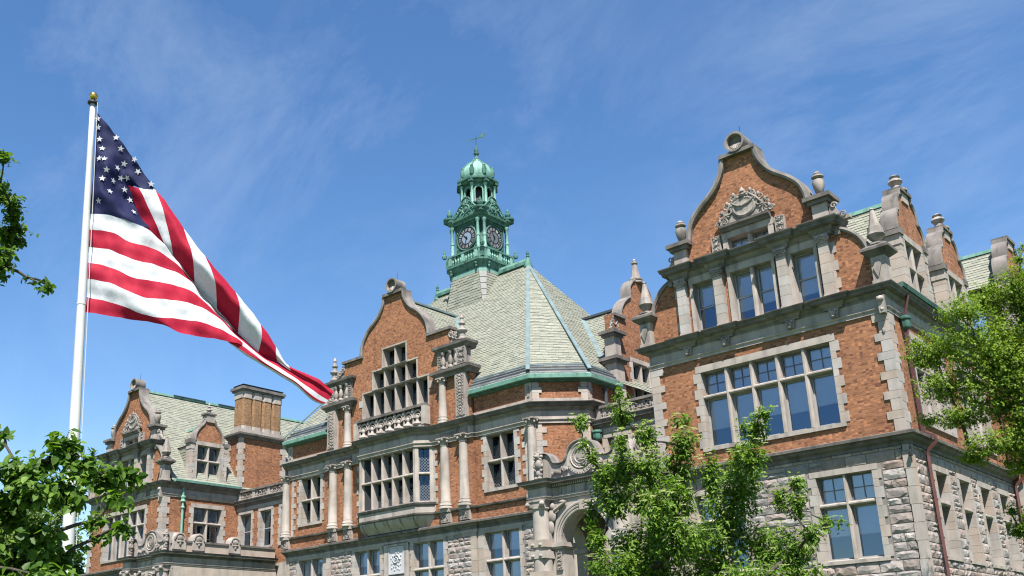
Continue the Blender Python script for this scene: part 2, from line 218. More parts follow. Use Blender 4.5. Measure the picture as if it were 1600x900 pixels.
M['blind'] = plain('roller_blind', (0.85, 0.85, 0.88), 0.9, var=0.04)
M['blindy'] = plain('cream_blind', (0.42, 0.38, 0.26), 0.9, var=0.06)
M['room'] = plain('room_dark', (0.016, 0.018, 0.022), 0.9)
M['leadc'] = plain('lead_came', (0.22, 0.235, 0.25), 0.45, 0.2)
M['pipe'] = plain('brown_downspout', (0.085, 0.035, 0.034), 0.45, var=0.2)
M['dial'] = plain('clock_dial', (0.012, 0.012, 0.014), 0.5)
M['dialw'] = plain('clock_numeral', (0.28, 0.275, 0.28), 0.6, var=0.12)
M['dialc'] = plain('clock_centre', (0.18, 0.23, 0.30), 0.35)
M['dialc2'] = plain('clock_centre_dull', (0.10, 0.11, 0.12), 0.5)
M['tablet'] = plain('white_tablet', (0.37, 0.365, 0.385), 0.7, var=0.06)
M['pole'] = plain('white_pole_paint', (0.45, 0.445, 0.435), 0.4, var=0.10, sc=1.2)
M['gold'] = plain('gilt_ball', (0.62, 0.40, 0.10), 0.28, 1.0)
M['bark'] = plain('bark', (0.045, 0.036, 0.030), 0.9, var=0.35, sc=12)
M['black'] = plain('black_metal_and_shade', (0.015, 0.015, 0.016), 0.5)
M['grass'] = plain('lawn', (0.055, 0.10, 0.028), 0.9, var=0.4, sc=1.5)
# ------------------------------------------------------------------ helpers
WLOC = {}
class Fr:
    """facade frame: local (u, d, z), d outward"""
    def __init__(s, O, u, n):
        s.O = Vector(O); s.u = Vector(u).normalized(); s.n = Vector(n).normalized()
        s.flip = s.u.cross(s.n).z < 0
    def p(s, u, d, z):
        q = s.O + s.u * u + s.n * d; return (q.x, q.y, q.z + z)
def S(y, dx=0): return Fr((dx, y, 0), (1, 0, 0), (0, -1, 0))
def E(x, dy=0): return Fr((x, dy, 0), (0, 1, 0), (1, 0, 0))
WF = Fr((0, 0, 0), (1, 0, 0), (0, 1, 0))
class MB:
    def __init__(s, F=WF): s.F = F; s.v = []; s.f = []; s.r = []
    def add(s, pts, faces):
        b = len(s.v); s.v += [s.F.p(*p) for p in pts]
        for f in faces:
            g = tuple(b + i for i in f); s.f.append(g[::-1] if s.F.flip else g)
        return s
    def box(s, u0, u1, d0, d1, z0, z1, taper=0.0):
        t = taper
        return s.add([(u0, d0, z0), (u1, d0, z0), (u1, d1, z0), (u0, d1, z0), (u0 + t, d0 + t, z1), (u1 - t, d0 + t, z1), (u1 - t, d1 - t, z1), (u0 + t, d1 - t, z1)],
                     [(3, 2, 1, 0), (4, 5, 6, 7), (0, 1, 5, 4), (1, 2, 6, 5), (2, 3, 7, 6), (3, 0, 4, 7)])
    def prism(s, poly, d0, d1):
        """poly in (u,z) extruded d0..d1"""
        n = len(poly); pts = [(u, d0, z) for u, z in poly] + [(u, d1, z) for u, z in poly]
        tri = tessellate_polygon([[Vector((u, z, 0)) for u, z in poly]])
        fs = [tuple(t) for t in tri] + [tuple(i + n for i in reversed(t)) for t in tri]
        fs += [(i, (i + 1) % n, (i + 1) % n + n, i + n) for i in range(n)]
        return s.add(pts, fs)
    def holed(s, outer, holes, d0, d1):
        """wall front at d1, back at d0; holes are (u0,u1,z0,z1) rects or lists of points"""
        loops = [outer] + [h if isinstance(h, list) else [(h[0], h[2]), (h[1], h[2]), (h[1], h[3]), (h[0], h[3])] for h in holes]
        flat = [p for l in loops for p in l]; n = len(flat)
        tri = tessellate_polygon([[Vector((u, z, 0)) for u, z in l] for l in loops])
        pts = [(u, d1, z) for u, z in flat] + [(u, d0, z) for u, z in flat]
        fs = [tuple(t) for t in tri] + [tuple(i + n for i in t) for t in tri]
        b = 0
        for l in loops:
            m = len(l); fs += [(b + i, b + (i + 1) % m, b + (i + 1) % m + n, b + i + n) for i in range(m)]; b += m
        return s.add(pts, fs)
    def lathe(s, cu, cd, prof, seg=12, rot=0.0, sx=1.0, sy=1.0):
        """prof [(r,z)...] bottom to top"""
        pts = []; fs = []
        for r, z in prof:
            for i in range(seg):
                a = rot + 2 * PI * i / seg; pts.append((cu + r * sx * math.cos(a), cd + r * sy * math.sin(a), z))
        for j in range(len(prof) - 1):
            for i in range(seg):
                k = (i + 1) % seg; fs.append((j * seg + i, j * seg + k, (j + 1) * seg + k, (j + 1) * seg + i))
        fs.append(tuple(range(seg - 1, -1, -1))); fs.append(tuple(range((len(prof) - 1) * seg, len(prof) * seg)))
        return s.add(pts, fs)
    def disc(s, cu, cz, d0, prof, seg=20, sz=1.0, cap=True):
        """turned around the outward axis: prof [(r,d)...]"""
        pts = []; fs = []
        for r, d in prof:
            for i in range(seg):
                a = 2 * PI * i / seg; pts.append((cu + r * math.cos(a), d0 + d, cz + r * sz * math.sin(a)))
        for j in range(len(prof) - 1):
            for i in range(seg):
                k = (i + 1) % seg; fs.append((j * seg + i, j * seg + k, (j + 1) * seg + k, (j + 1) * seg + i))
        if cap: fs.append(tuple(range((len(prof) - 1) * seg, len(prof) * seg))); fs.append(tuple(range(seg - 1, -1, -1)))
        return s.add(pts, fs)
    def tube(s, path, rad, seg=6, closed=False):
        """path of (u,d,z); rad number or list"""
        P = [Vector(p) for p in path]; n = len(P); pts = []; fs = []
        for i, p in enumerate(P):
            t = (P[min(i + 1, n - 1)] - P[max(i - 1, 0)])
            if t.length < 1e-9: t = Vector((0, 0, 1))
            t.normalize(); a = t.orthogonal().normalized() if i == 0 else (a - t * a.dot(t)).normalized(); b = t.cross(a)
            r = rad[i] if isinstance(rad, (list, tuple)) else rad
            for k in range(seg):
                an = 2 * PI * k / seg; q = p + a * (r * math.cos(an)) + b * (r * math.sin(an)); pts.append(tuple(q))
        for i in range(n - 1):
            for k in range(seg):
                l = (k + 1) % seg; fs.append((i * seg + k, i * seg + l, (i + 1) * seg + l, (i + 1) * seg + k))
        fs.append(tuple(range(seg - 1, -1, -1))); fs.append(tuple(range((n - 1) * seg, n * seg)))
        return s.add(pts, fs)
    def blob(s, cu, cd, cz, ru, rd, rz, seg=7, rings=5):
        pts = []; fs = []
        for j in range(rings):
            a = -PI / 2 + PI * (j + 0.5) / rings; r = math.cos(a)
            for i in range(seg):
                b = 2 * PI * i / seg; pts.append((cu + ru * r * math.cos(b), cd + rd * r * math.sin(b), cz + rz * math.sin(a)))
        for j in range(rings - 1):
            for i in range(seg):
                k = (i + 1) % seg; fs.append((j * seg + i, j * seg + k, (j + 1) * seg + k, (j + 1) * seg + i))
        fs.append(tuple(range(seg - 1, -1, -1))); fs.append(tuple(range((rings - 1) * seg, rings * seg)))
        return s.add(pts, fs)
    def spiral(s, cu, cz, d, R, turns=1.4, r=0.04, a0=0.0, sgn=1, n=16):
        path = []; rr = []
        for i in range(n):
            q = i / (n - 1); a = a0 + sgn * 2 * PI * turns * q; R_ = R * (1 - 0.82 * q)
            path.append((cu + R_ * math.cos(a), d + 0.25 * r * q, cz + R_ * math.sin(a))); rr.append(r * (1 - 0.35 * q))
        return s.tube(path, rr, 5)
    def strip(s, A, B):
        n = len(A); return s.add(list(A) + list(B), [(i, i + 1, n + i + 1, n + i) for i in range(n - 1)])
    def build(s, name, mat, parent=None, smooth=False, rnd=None, **props):
        me = bpy.data.meshes.new(name)
        V = np.array(s.v, dtype=np.float64); c = (V.min(0) + V.max(0)) / 2
        me.from_pydata([tuple(p) for p in V - c], [], s.f); me.materials.append(M[mat] if isinstance(mat, str) else mat)
        if smooth or (len(s.f) > 30 and mat not in ('slate', 'deck', 'rock', 'sash', 'sashd', 'leadc')):
            me.polygons.foreach_set('use_smooth', np.ones(len(me.polygons), dtype=bool))
            if not smooth: me.set_sharp_from_angle(angle=math.radians(38))
        if rnd is not None:
            a = me.attributes.new('rnd', 'FLOAT', 'FACE'); a.data.foreach_set('value', np.array(rnd, dtype=np.float32))
        return link(name, me, Vector(c), parent, **props)
def link(name, me, loc, parent=None, mat4=None, **props):
    o = bpy.data.objects.new(name, me); COL.objects.link(o)
    if parent is not None:
        o.parent = parent; o.matrix_parent_inverse = Matrix.Translation(-WLOC[parent.name])
    if mat4 is not None: o.matrix_basis = mat4; loc = mat4.translation.copy()
    else: o.location = loc
    WLOC[o.name] = Vector(loc)
    for k, v in props.items(): o[k] = v
    return o
def thing(name, loc, label, cat, group=None):
    o = bpy.data.objects.new(name, None); COL.objects.link(o); o.location = loc; o.empty_display_size = 0.5; WLOC[o.name] = Vector(loc)
    o['label'] = label; o['category'] = cat
    if group: o['group'] = group
    return o
def molding(name, path, prof, mat, parent, F=None, **props):
    """run a profile [(out,z)...] (closed polygon) along a plan path; outward is to the right of travel"""
    n = len(path); P = [Vector((p[0], p[1])) for p in path]; nor = []
    for i in range(n - 1):
        d = (P[i + 1] - P[i]).normalized(); nor.append(Vector((d.y, -d.x)))
    ms = []
    for i in range(n):
        if i == 0: m = nor[0]
        elif i == n - 1: m = nor[-1]
        else:
            m = nor[i - 1] + nor[i]
            m = m / max(0.35, (1 + nor[i - 1].dot(nor[i])))
        ms.append(m)
    mb = MB(); k = len(prof); pts = []
    for i in range(n):
        for o_, z in prof: pts.append((P[i].x + ms[i].x * o_, P[i].y + ms[i].y * o_, z))
    fs = [(i * k + j, i * k + (j + 1) % k, (i + 1) * k + (j + 1) % k, (i + 1) * k + j) for i in range(n - 1) for j in range(k)]
    fs.append(tuple(range(k))); fs.append(tuple((n - 1) * k + j for j in range(k - 1, -1, -1)))
    mb.add(pts, fs); return mb.build(name, mat, parent, **props)
def jogs(x0, x1, y, js, back0=None, back1=None):
    """plan path along a south front, stepping forward at js=[(xa,xb,out)]"""
    p = []
    if back0 is not None: p.append((x0, back0))
    p.append((x0, y))
    for a, b, o in js: p += [(a, y), (a, y - o), (b, y - o), (b, y)]
    p.append((x1, y))
    if back1 is not None: p.append((x1, back1))
    return p
def cornice_prof(z0, z1, out, lip=0.0):
    h = z1 - z0
    return [(-0.06, z0), (0.05, z0), (0.05, z0 + .16 * h), (.30 * out, z0 + .30 * h), (.38 * out, z0 + .45 * h), (.78 * out, z0 + .50 * h), (.80 * out, z0 + .72 * h), (.93 * out, z0 + .80 * h), (out, z0 + .93 * h), (out, z0 + .97 * h), (-0.06, z1)]
def cornice2(name, path, z0, z1, out, T):
    h = z1 - z0
    molding('bed_mould', path, [(-.06, z0), (.05, z0), (.05, z0 + .16 * h), (.26 * out, z0 + .28 * h), (.34 * out, z0 + .40 * h), (.36 * out, z0 + .50 * h), (.70 * out, z0 + .52 * h), (.70 * out, z0 + .56 * h), (-.06, z0 + .56 * h)], 'cope', T)
    return molding(name, path, [(-.06, z0 + .562 * h), (.78 * out, z0 + .562 * h), (.80 * out, z0 + .74 * h), (.92 * out, z0 + .81 * h), (out, z0 + .93 * h), (out, z0 + .97 * h), (-.06, z1)], 'soot', T)
# ---- rock-faced stones: shared unit meshes
def rock_unit(seed):
    rr = random.Random(seed); nx, nz = 6, 4; pts = []; fs = []; tu, tz = rr.uniform(-.35, .35), rr.uniform(-.3, .3)
    for j in range(nz):
        for i in range(nx):
            u = i / (nx - 1); z = j / (nz - 1); edge = i in (0, nx - 1) or j in (0, nz - 1)
            if edge: d = rr.uniform(0.12, 0.55)
            else: d = .85 + tu * (u - .5) * 2 + tz * (z - .5) * 2 + rr.choice((-.28, 0, 0, .18)) + rr.uniform(-.08, .08)
            if not edge: u += rr.uniform(-.06, .06); z += rr.uniform(-.08, .08)
            pts.append((0.012 + u * .976, d, 0.02 + z * .96))
    for j in range(nz - 1):
        for i in range(nx - 1):
            a = j * nx + i
            q = (a, a + 1, a + nx + 1, a + nx)
            if rr.random() < .5: fs += [(q[0], q[1], q[2]), (q[0], q[2], q[3])]
            else: fs += [(q[0], q[1], q[3]), (q[1], q[2], q[3])]
    b = len(pts)
    ring = [i for i in range(nx)] + [j * nx + nx - 1 for j in range(1, nz)] + [(nz - 1) * nx + i for i in range(nx - 2, -1, -1)] + [j * nx for j in range(nz - 2, 0, -1)]
    for i in ring: pts.append((pts[i][0], -0.6, pts[i][2]))
    m = len(ring)
    fs += [(ring[i], b + i, b + (i + 1) % m, ring[(i + 1) % m]) for i in range(m)]
    return pts, fs
ROCK = []
def rock_meshes():
    for s_ in range(10):
        pts, fs = rock_unit(s_); me = bpy.data.meshes.new('stone'); me.from_pydata(pts, [], fs); me.materials.append(M['rock']); ROCK.append((me, pts, fs))
rock_meshes()
def rock_layout(u0, u1, z0, z1, excl, rr, hs=(0.2, 0.4), ws=(0.4, 1.0)):
    cuts = sorted({z0, z1} | {z for e in excl for z in e[2:4] if z0 < z < z1}); out = []
    for a, b in zip(cuts, cuts[1:]):
        z = a
        while z < b - 1e-6:
            h = rr.uniform(*hs)
            if b - (z + h) < hs[0] * .55: h = b - z
            iv = [(u0, u1)]
            for e in excl:
                if e[2] < z + h - 1e-4 and e[3] > z + 1e-4:
                    nv = []
                    for p, q in iv:
                        if e[1] <= p or e[0] >= q: nv.append((p, q)); continue
                        if e[0] > p: nv.append((p, e[0]))
                        if e[1] < q: nv.append((e[1], q))
                    iv = nv
            for p, q in iv:
                x = p
                while x < q - 1e-6:
                    w = rr.uniform(*ws) * (0.7 + h)
                    if q - (x + w) < ws[0] * .6: w = q - x
                    if w > 0.07:
                        if h > 0.33 and w < .8 and rr.random() < .3:
                            out += [(x, x + w, z, z + h * .5), (x, x + w, z + h * .5, z + h)]
                        else: out.append((x, x + w, z, z + h))
                    x += w
            z += h
    return out
def rocks(F, rects, parent, budget, rr, depth=0.062, zsplit=None):
    """first `budget` stones (largest in view first) as objects, the rest as one joined part"""
    camv = Vector(CAM)
    rects = sorted(rects, key=lambda r: (r[3] < (zsplit or -1), (Vector(F.p((r[0] + r[1]) / 2, 0, (r[2] + r[3]) / 2)) - camv).length / ((r[1] - r[0]) * (r[3] - r[2])) ** .5))
    rest = MB(F)
    for i, (a, b, c, d) in enumerate(rects):
        me, pts, fs = ROCK[rr.randrange(len(ROCK))]; g = 0.012; dp = depth * rr.uniform(.6, 1.25)
        a += g; b -= g; c += g; d -= g
        if i < budget:
            o = Vector(F.p(a, 0, c)); U = F.u * (b - a); N = F.n * dp
            m4 = Matrix(((U.x, N.x, 0, o.x), (U.y, N.y, 0, o.y), (U.z, N.z, d - c, o.z), (0, 0, 0, 1)))
            link('stone', me, None, parent, mat4=m4)
        else: rest.add([(a + p[0] * (b - a), p[1] * dp, c + p[2] * (d - c)) for p in pts], fs)
    if rest.v: rest.build('stone', 'rock', parent, kind='stuff')
def quoins(F, u, sgn, z0, z1, parent, wa=0.45, wb=0.75, ha=0.43, hb=0.30, d=0.04, back=-0.25, mat='trimc', name='quoin'):
    """alternating corner blocks; u is the corner, sgn the direction into the wall"""
    z = z0; k = 0
    while z < z1 - 0.05:
        h = ha if k % 2 == 0 else hb; w = wa if k % 2 == 0 else wb
        if z + h > z1 - .12: h = z1 - z
        a, b = sorted((u, u + sgn * w))
        MB(F).box(a, b, back, d + (0.004 if k % 2 else 0), z + .006, z + h - .006).build(name, mat, parent)
        z += h; k += 1
# ---- windows
def window(F, thing_, u0, u1, z0, z1, cols, trans=(), fr=0.2, head=0.26, sill=0.2, mw=0.15, depth=0.38, style='sash', teeth=0.15, blind=0.5, proud=0.03, blocks=True, bm='blind', name='window', back=0.0, top_style=None):
    """stone mullioned window: opening u0..u1, z0..z1; returns the wall hole rectangle"""
    rr = random.Random(int(u0 * 100) + int(z0 * 37))
    W = MB(F).box(u0 - fr - 0.02, u1 + fr + 0.02, -depth, proud + .012, z1, z1 + head).build(name, 'trim', thing_)
    sl = MB(F); sl.add([(u0 - fr, -depth, z0 - sill), (u1 + fr, -depth, z0 - sill), (u1 + fr, proud + .05, z0 - sill), (u0 - fr, proud + .05, z0 - sill),
                        (u0 - fr, -depth, z0 + .05), (u1 + fr, -depth, z0 + .05), (u1 + fr, proud + .05, z0 - .035), (u0 - fr, proud + .05, z0 - .035)],
                       [(3, 2, 1, 0), (4, 5, 6, 7), (0, 1, 5, 4), (1, 2, 6, 5), (2, 3, 7, 6), (3, 0, 4, 7)])
    sl.build('sill', 'trim', W)
    for sg, ue in ((-1, u0), (1, u1)):
        if blocks:
            z = z0 - .03; k = 0
            while z < z1 - .02:
                h = 0.40 if k % 2 == 0 else 0.28
                if z + h > z1 - .14: h = z1 - z
                w = fr + (teeth if k % 2 == 0 else 0.0); a, b = sorted((ue, ue + sg * w))
                MB(F).box(a, b, -depth, proud + (.004 if k % 2 else 0), z + .004, z + h - .004).build('jamb_block', 'trimc', W)
                z += h; k += 1
        else:
            a, b = sorted((ue, ue + sg * fr)); MB(F).box(a, b, -depth, proud, z0 - .03, z1).build('jamb', 'trim', W)
    lv = [z0] + sorted(trans) + [z1]; cw = (u1 - u0) / cols
    for i in range(1, cols):
        c = u0 + cw * i; h_ = mw / 2
        mb = MB(F); sec = [(-h_, -depth), (-h_, -.10), (-h_ * .45, -.015), (h_ * .45, -.015), (h_, -.10), (h_, -depth)]
        pts = [(c + a, d, z0) for a, d in sec] + [(c + a, d, z1) for a, d in sec]
        mb.add(pts, [(k, (k + 1) % 6, (k + 1) % 6 + 6, k + 6) for k in range(6)]).build('mullion', 'trim', W)
    for zt in trans:
        sec = [(-depth, -.075), (-.08, -.075), (-.012, -.03), (-.012, .02), (-.1, .075), (-depth, .085)]
        mb = MB(F); pts = [(u0, d, zt + a) for d, a in sec] + [(u1, d, zt + a) for d, a in sec]
        mb.add(pts, [(k, (k + 1) % 6, (k + 1) % 6 + 6, k + 6) for k in range(6)]).build('transom', 'trim', W)
    for i in range(cols):
        for j in range(len(lv) - 1):
            a = u0 + cw * i + (mw / 2 if i else 0); b = u0 + cw * (i + 1) - (mw / 2 if i < cols - 1 else 0)
            c = lv[j] + (.08 if j else .03); d = lv[j + 1] - (.078 if j < len(lv) - 2 else 0)
            tp = top_style and j == len(lv) - 2 and len(lv) > 2; light(F, W, a, b, c, d, depth, top_style if tp else style, 1.0 if tp else (blind if isinstance(blind, (int, float)) else rr.choice(blind)), bm, rr)
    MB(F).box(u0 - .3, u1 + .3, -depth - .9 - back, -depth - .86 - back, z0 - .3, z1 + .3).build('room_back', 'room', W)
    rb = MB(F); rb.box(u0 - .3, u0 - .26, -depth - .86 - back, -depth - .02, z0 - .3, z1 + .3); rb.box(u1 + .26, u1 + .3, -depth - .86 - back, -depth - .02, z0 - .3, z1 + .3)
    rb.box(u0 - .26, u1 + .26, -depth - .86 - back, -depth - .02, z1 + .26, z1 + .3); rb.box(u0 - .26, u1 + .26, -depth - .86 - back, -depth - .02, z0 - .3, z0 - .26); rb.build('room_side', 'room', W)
    return (u0 - fr * .55, u1 + fr * .55, z0 - sill * .5, z1 + head * .5)
def ring(mb, a, b, c, d, t, d0, d1):
    mb.box(a, a + t, d0, d1, c, d); mb.box(b - t, b, d0, d1, c, d); mb.box(a + t, b - t, d0, d1, c, c + t); mb.box(a + t, b - t, d0, d1, d - t, d)
def light(F, W, a, b, c, d, depth, style, blind, bm, rr):
    pd = -depth + .02
    if style in ('sash', 'sash1', 'grid4'):
        mb = MB(F); t = .055; ring(mb, a, b, c, d, t, pd - .05, pd + .035)
        if style == 'sash': zm = c + (d - c) * .5; mb.box(a + t, b - t, pd - .02, pd + .03, zm - .03, zm + .03)
        if style == 'grid4':
            um = (a + b) / 2; zm = (c + d) / 2; mb.box(um - .015, um + .015, pd - .02, pd + .02, c + t, d - t)
            mb.box(a + t, um - .015, pd - .02, pd + .02, zm - .015, zm + .015); mb.box(um + .015, b - t, pd - .02, pd + .02, zm - .015, zm + .015)
        mb.build('sash', 'sashd' if style == 'grid4' else 'sash', W)
        k1, k2 = rr.uniform(-.012, .012), rr.uniform(-.012, .012); MB(F).add([(a + t * .5, pd - .008 + k1 + k2, c + t * .5), (b - t * .5, pd - .008 - k1 + k2, c + t * .5), (b - t * .5, pd - .008 - k1 - k2, d - t * .5), (a + t * .5, pd - .008 + k1 - k2, d - t * .5)], [(3, 2, 1, 0)]).build('pane', 'glass', W)
        if blind > 0:
            zb = d - (d - c) * max(0, min(1, blind + rr.uniform(-.06, .06)))
            MB(F).box(a + .02, b - .02, pd - .07, pd - .06, zb, d).build('blind', bm, W)
            if bm == 'blind' and blind < .95: MB(F).box(a + .02, b - .02, pd - .075, pd - .055, zb - .03, zb - .002).build('blind_bar', 'sash', W)
    elif style == 'lattice':
        mb = MB(F); ring(mb, a, b, c, d, .03, pd - .03, pd + .02); mb.build('casement', 'sashd', W)
        MB(F).add([(a + .015, pd - .008, c + .015), (b - .015, pd - .008, c + .015), (b - .015, pd - .008, d - .015), (a + .015, pd - .008, d - .015)], [(3, 2, 1, 0)]).build('pane', 'glassd', W)
        lm = MB(F); st = .17; w = b - a - .06; h = (d - c) * rr.choice((.52, .6)); u_, z_ = a + .03, c + .03; tk = .010
        for sg in (1, -1):
            k = -int(h / st) - 1
            while k * st < w + h:
                # line u = k*st + sg-direction
                x0 = k * st; pts = []
                if sg > 0: ua, za, ub, zb = x0, 0.0, x0 + h, h
                else: ua, za, ub, zb = x0, h, x0 + h, 0.0
                # clip to 0..w
                def atu(x): return za + (zb - za) * (x - ua) / (ub - ua)
                p, q = max(0, ua), min(w, ub)
                if q - p > .03:
                    A = (u_ + p, z_ + atu(p)); B = (u_ + q, z_ + atu(q))
                    lm.add([(A[0], pd + .004, A[1] - tk), (B[0], pd + .004, B[1] - tk), (B[0], pd + .004, B[1] + tk), (A[0], pd + .004, A[1] + tk)], [(0, 1, 2, 3)])
                k += 1
        lm.build('lattice', 'leadc', W)
# ---- architectural pieces
def coping(F, pts, thick, d0, d1, parent, mat='cope', name='coping', both=True):
    """slab following a polyline (u,z); thickness outward = left of travel"""
    P = [Vector(p) for p in pts]; n = len(P); nr = []
    for i in range(n):
        t = (P[min(i + 1, n - 1)] - P[max(i - 1, 0)]).normalized(); nr.append(Vector((-t.y, t.x)))
    mb = MB(F); q = []
    for i in range(n):
        o = P[i] + nr[i] * thick; m = P[i] + nr[i] * thick * .45
        q += [(P[i].x, d0, P[i].y), (P[i].x, d1 - .05, P[i].y), (m.x, d1, m.y), (o.x, d1 - .03, o.y), (o.x, d0, o.y)]
    fs = [(i * 5 + j, i * 5 + (j + 1) % 5, (i + 1) * 5 + (j + 1) % 5, (i + 1) * 5 + j) for i in range(n - 1) for j in range(5)] + [(0, 1, 2, 3, 4), tuple((n - 1) * 5 + j for j in (4, 3, 2, 1, 0))]
    return mb.add(q, fs).build(name, mat, parent)
def smooth_poly(pts, n=6):
    out = []
    for i in range(len(pts) - 1):
        p0 = Vector(pts[max(i - 1, 0)]); p1 = Vector(pts[i]); p2 = Vector(pts[i + 1]); p3 = Vector(pts[min(i + 2, len(pts) - 1)])
        for k in range(n):
            t = k / n; out.append(tuple(0.5 * ((2 * p1) + (p2 - p0) * t + (2 * p0 - 5 * p1 + 4 * p2 - p3) * t * t + (3 * p1 - p0 - 3 * p2 + p3) * t ** 3)))
    out.append(tuple(pts[-1])); return out
def urn(x, y, z, h, parent, r=None, mat='carve', name='urn'):
    r = r or h * .2; pr = [(.55, 0), (.6, .04), (.35, .08), (.3, .13), (.62, .2), (.9, .42), (1, .58), (.86, .66), (.5, .70), (.75, .73), (1, .77), (.95, .82), (.55, .85), (.62, .9), (.35, .97), (.05, 1)]
    o = MB().lathe(x, y, [(r * a, z + h * b) for a, b in pr], 14).build(name, mat, parent, smooth=False); return o
def finial(x, y, z, h, r, parent, mat='carve', name='finial'):
    pr = [(1, 0), (1, .05), (.62, .10), (.62, .28), (.95, .31), (1.05, .36), (.8, .4), (.5, .44), (.42, .58), (.66, .61), (.66, .65), (.35, .69), (.26, .80), (.4, .84), (.3, .93), (.08, 1)]
    return MB().lathe(x, y, [(r * a, z + h * b) for a, b in pr], 12).build(name, mat, parent)
def obelisk(x, y, z, h, r, parent, mat='carve'):
    mb = MB(); mb.lathe(x, y, [(r * 1.5, z), (r * 1.5, z + .06), (r * .7, z + .12), (r * .55, z + .2 * h * .6), (r * 1.1, z + h * .2), (r * 1.38, z + h * .28), (r * 1.15, z + h * .36), (r * 1.1, z + h * .48), (r * .9, z + h * .5), (r * .85, z + h * .54), (r * .3, z + h * .94), (r * .42, z + h * .955), (r * .1, z + h)], 8, PI / 8)
    return mb.build('obelisk', mat, parent)
def ionic_capital(F, c, w, z0, z1, d, parent):
    mb = MB(F); h = z1 - z0
    mb.box(c - w * .52, c + w * .52, d - .25, d + .03, z0, z0 + h * .3); mb.box(c - w * .66, c + w * .66, d - .25, d + .09, z1 - h * .22, z1)
    mb.box(c - w * .5, c + w * .5, d - .25, d + .05, z0 + h * .3, z1 - h * .22)
    for s_ in (-1, 1):
        mb.disc(c + s_ * w * .45, z0 + h * .5, d - .02, [(h * .3, 0), (h * .3, .11), (h * .2, .125), (h * .2, .10), (h * .08, .10), (h * .08, .14)], 12)
    mb.tube([(c - w * .4, d + .07, z0 + h * .62), (c, d + .08, z0 + h * .5), (c + w * .4, d + .07, z0 + h * .62)], .025, 5)
    return mb.build('capital', 'carve', parent)
def pilaster(F, u0, u1, z0, z1, d, parent, cap=0.32, back=-.1, base=True):
    mb = MB(F); nb_ = 5; za = z0 + (.16 if base else 0); hb_ = (z1 - cap - za) / nb_; mb.box(u0 + .012, u1 - .012, back, d - .012, za, z1 - cap)
    if base: mb.box(u0 - .05, u1 + .05, back, d + .05, z0, z0 + .09); mb.box(u0 - .025, u1 + .025, back, d + .025, z0 + .09, z0 + .16)
    o = mb.build('pilaster', 'trim', parent)
    for k in range(nb_): MB(F).box(u0, u1, back, d, za + hb_ * k + .006, za + hb_ * (k + 1) - .006).build('block', 'trimc', o)
    ionic_capital(F, (u0 + u1) / 2, u1 - u0, z1 - cap, z1, d, o); return o
def column(x, y, z0, z1, r, parent, mat='trim', seg=14, cap=0.42, name='column'):
    mb = MB(); h = z1 - z0
    mb.lathe(x, y, [(r * 1.42, z0), (r * 1.42, z0 + .08), (r * 1.3, z0 + .12), (r * 1.38, z0 + .18), (r * 1.2, z0 + .24), (r * 1.12, z0 + .34), (r * 1.16, z0 + .36), (r * 1.05, z0 + .40), (r * 1.02, z0 + h * .4), (r * .88, z1 - cap - .03), (r * .98, z1 - cap - .02), (r * .98, z1 - cap)], seg)
    o = mb.build(name, mat, parent)
    cb = MB(); cb.lathe(x, y, [(r * .86, z1 - cap), (r * .95, z1 - cap * .6), (r * 1.25, z1 - cap * .2), (r * 1.3, z1 - cap * .18)], seg)
    cb.box(x - r * 1.3, x + r * 1.3, y - r * 1.3, y + r * 1.3, z1 - cap * .18, z1)
    for k in range(8):
        a = PI / 8 + k * PI / 4; big = k % 2 == 0; q = r * (1.25 if True else 1)
        cb.blob(x + q * math.cos(a), y + q * math.sin(a), z1 - cap * (.32 if big else .55), r * .27, r * .27, cap * .2, 6, 4)
    cb.build('capital', 'carve', o); return o
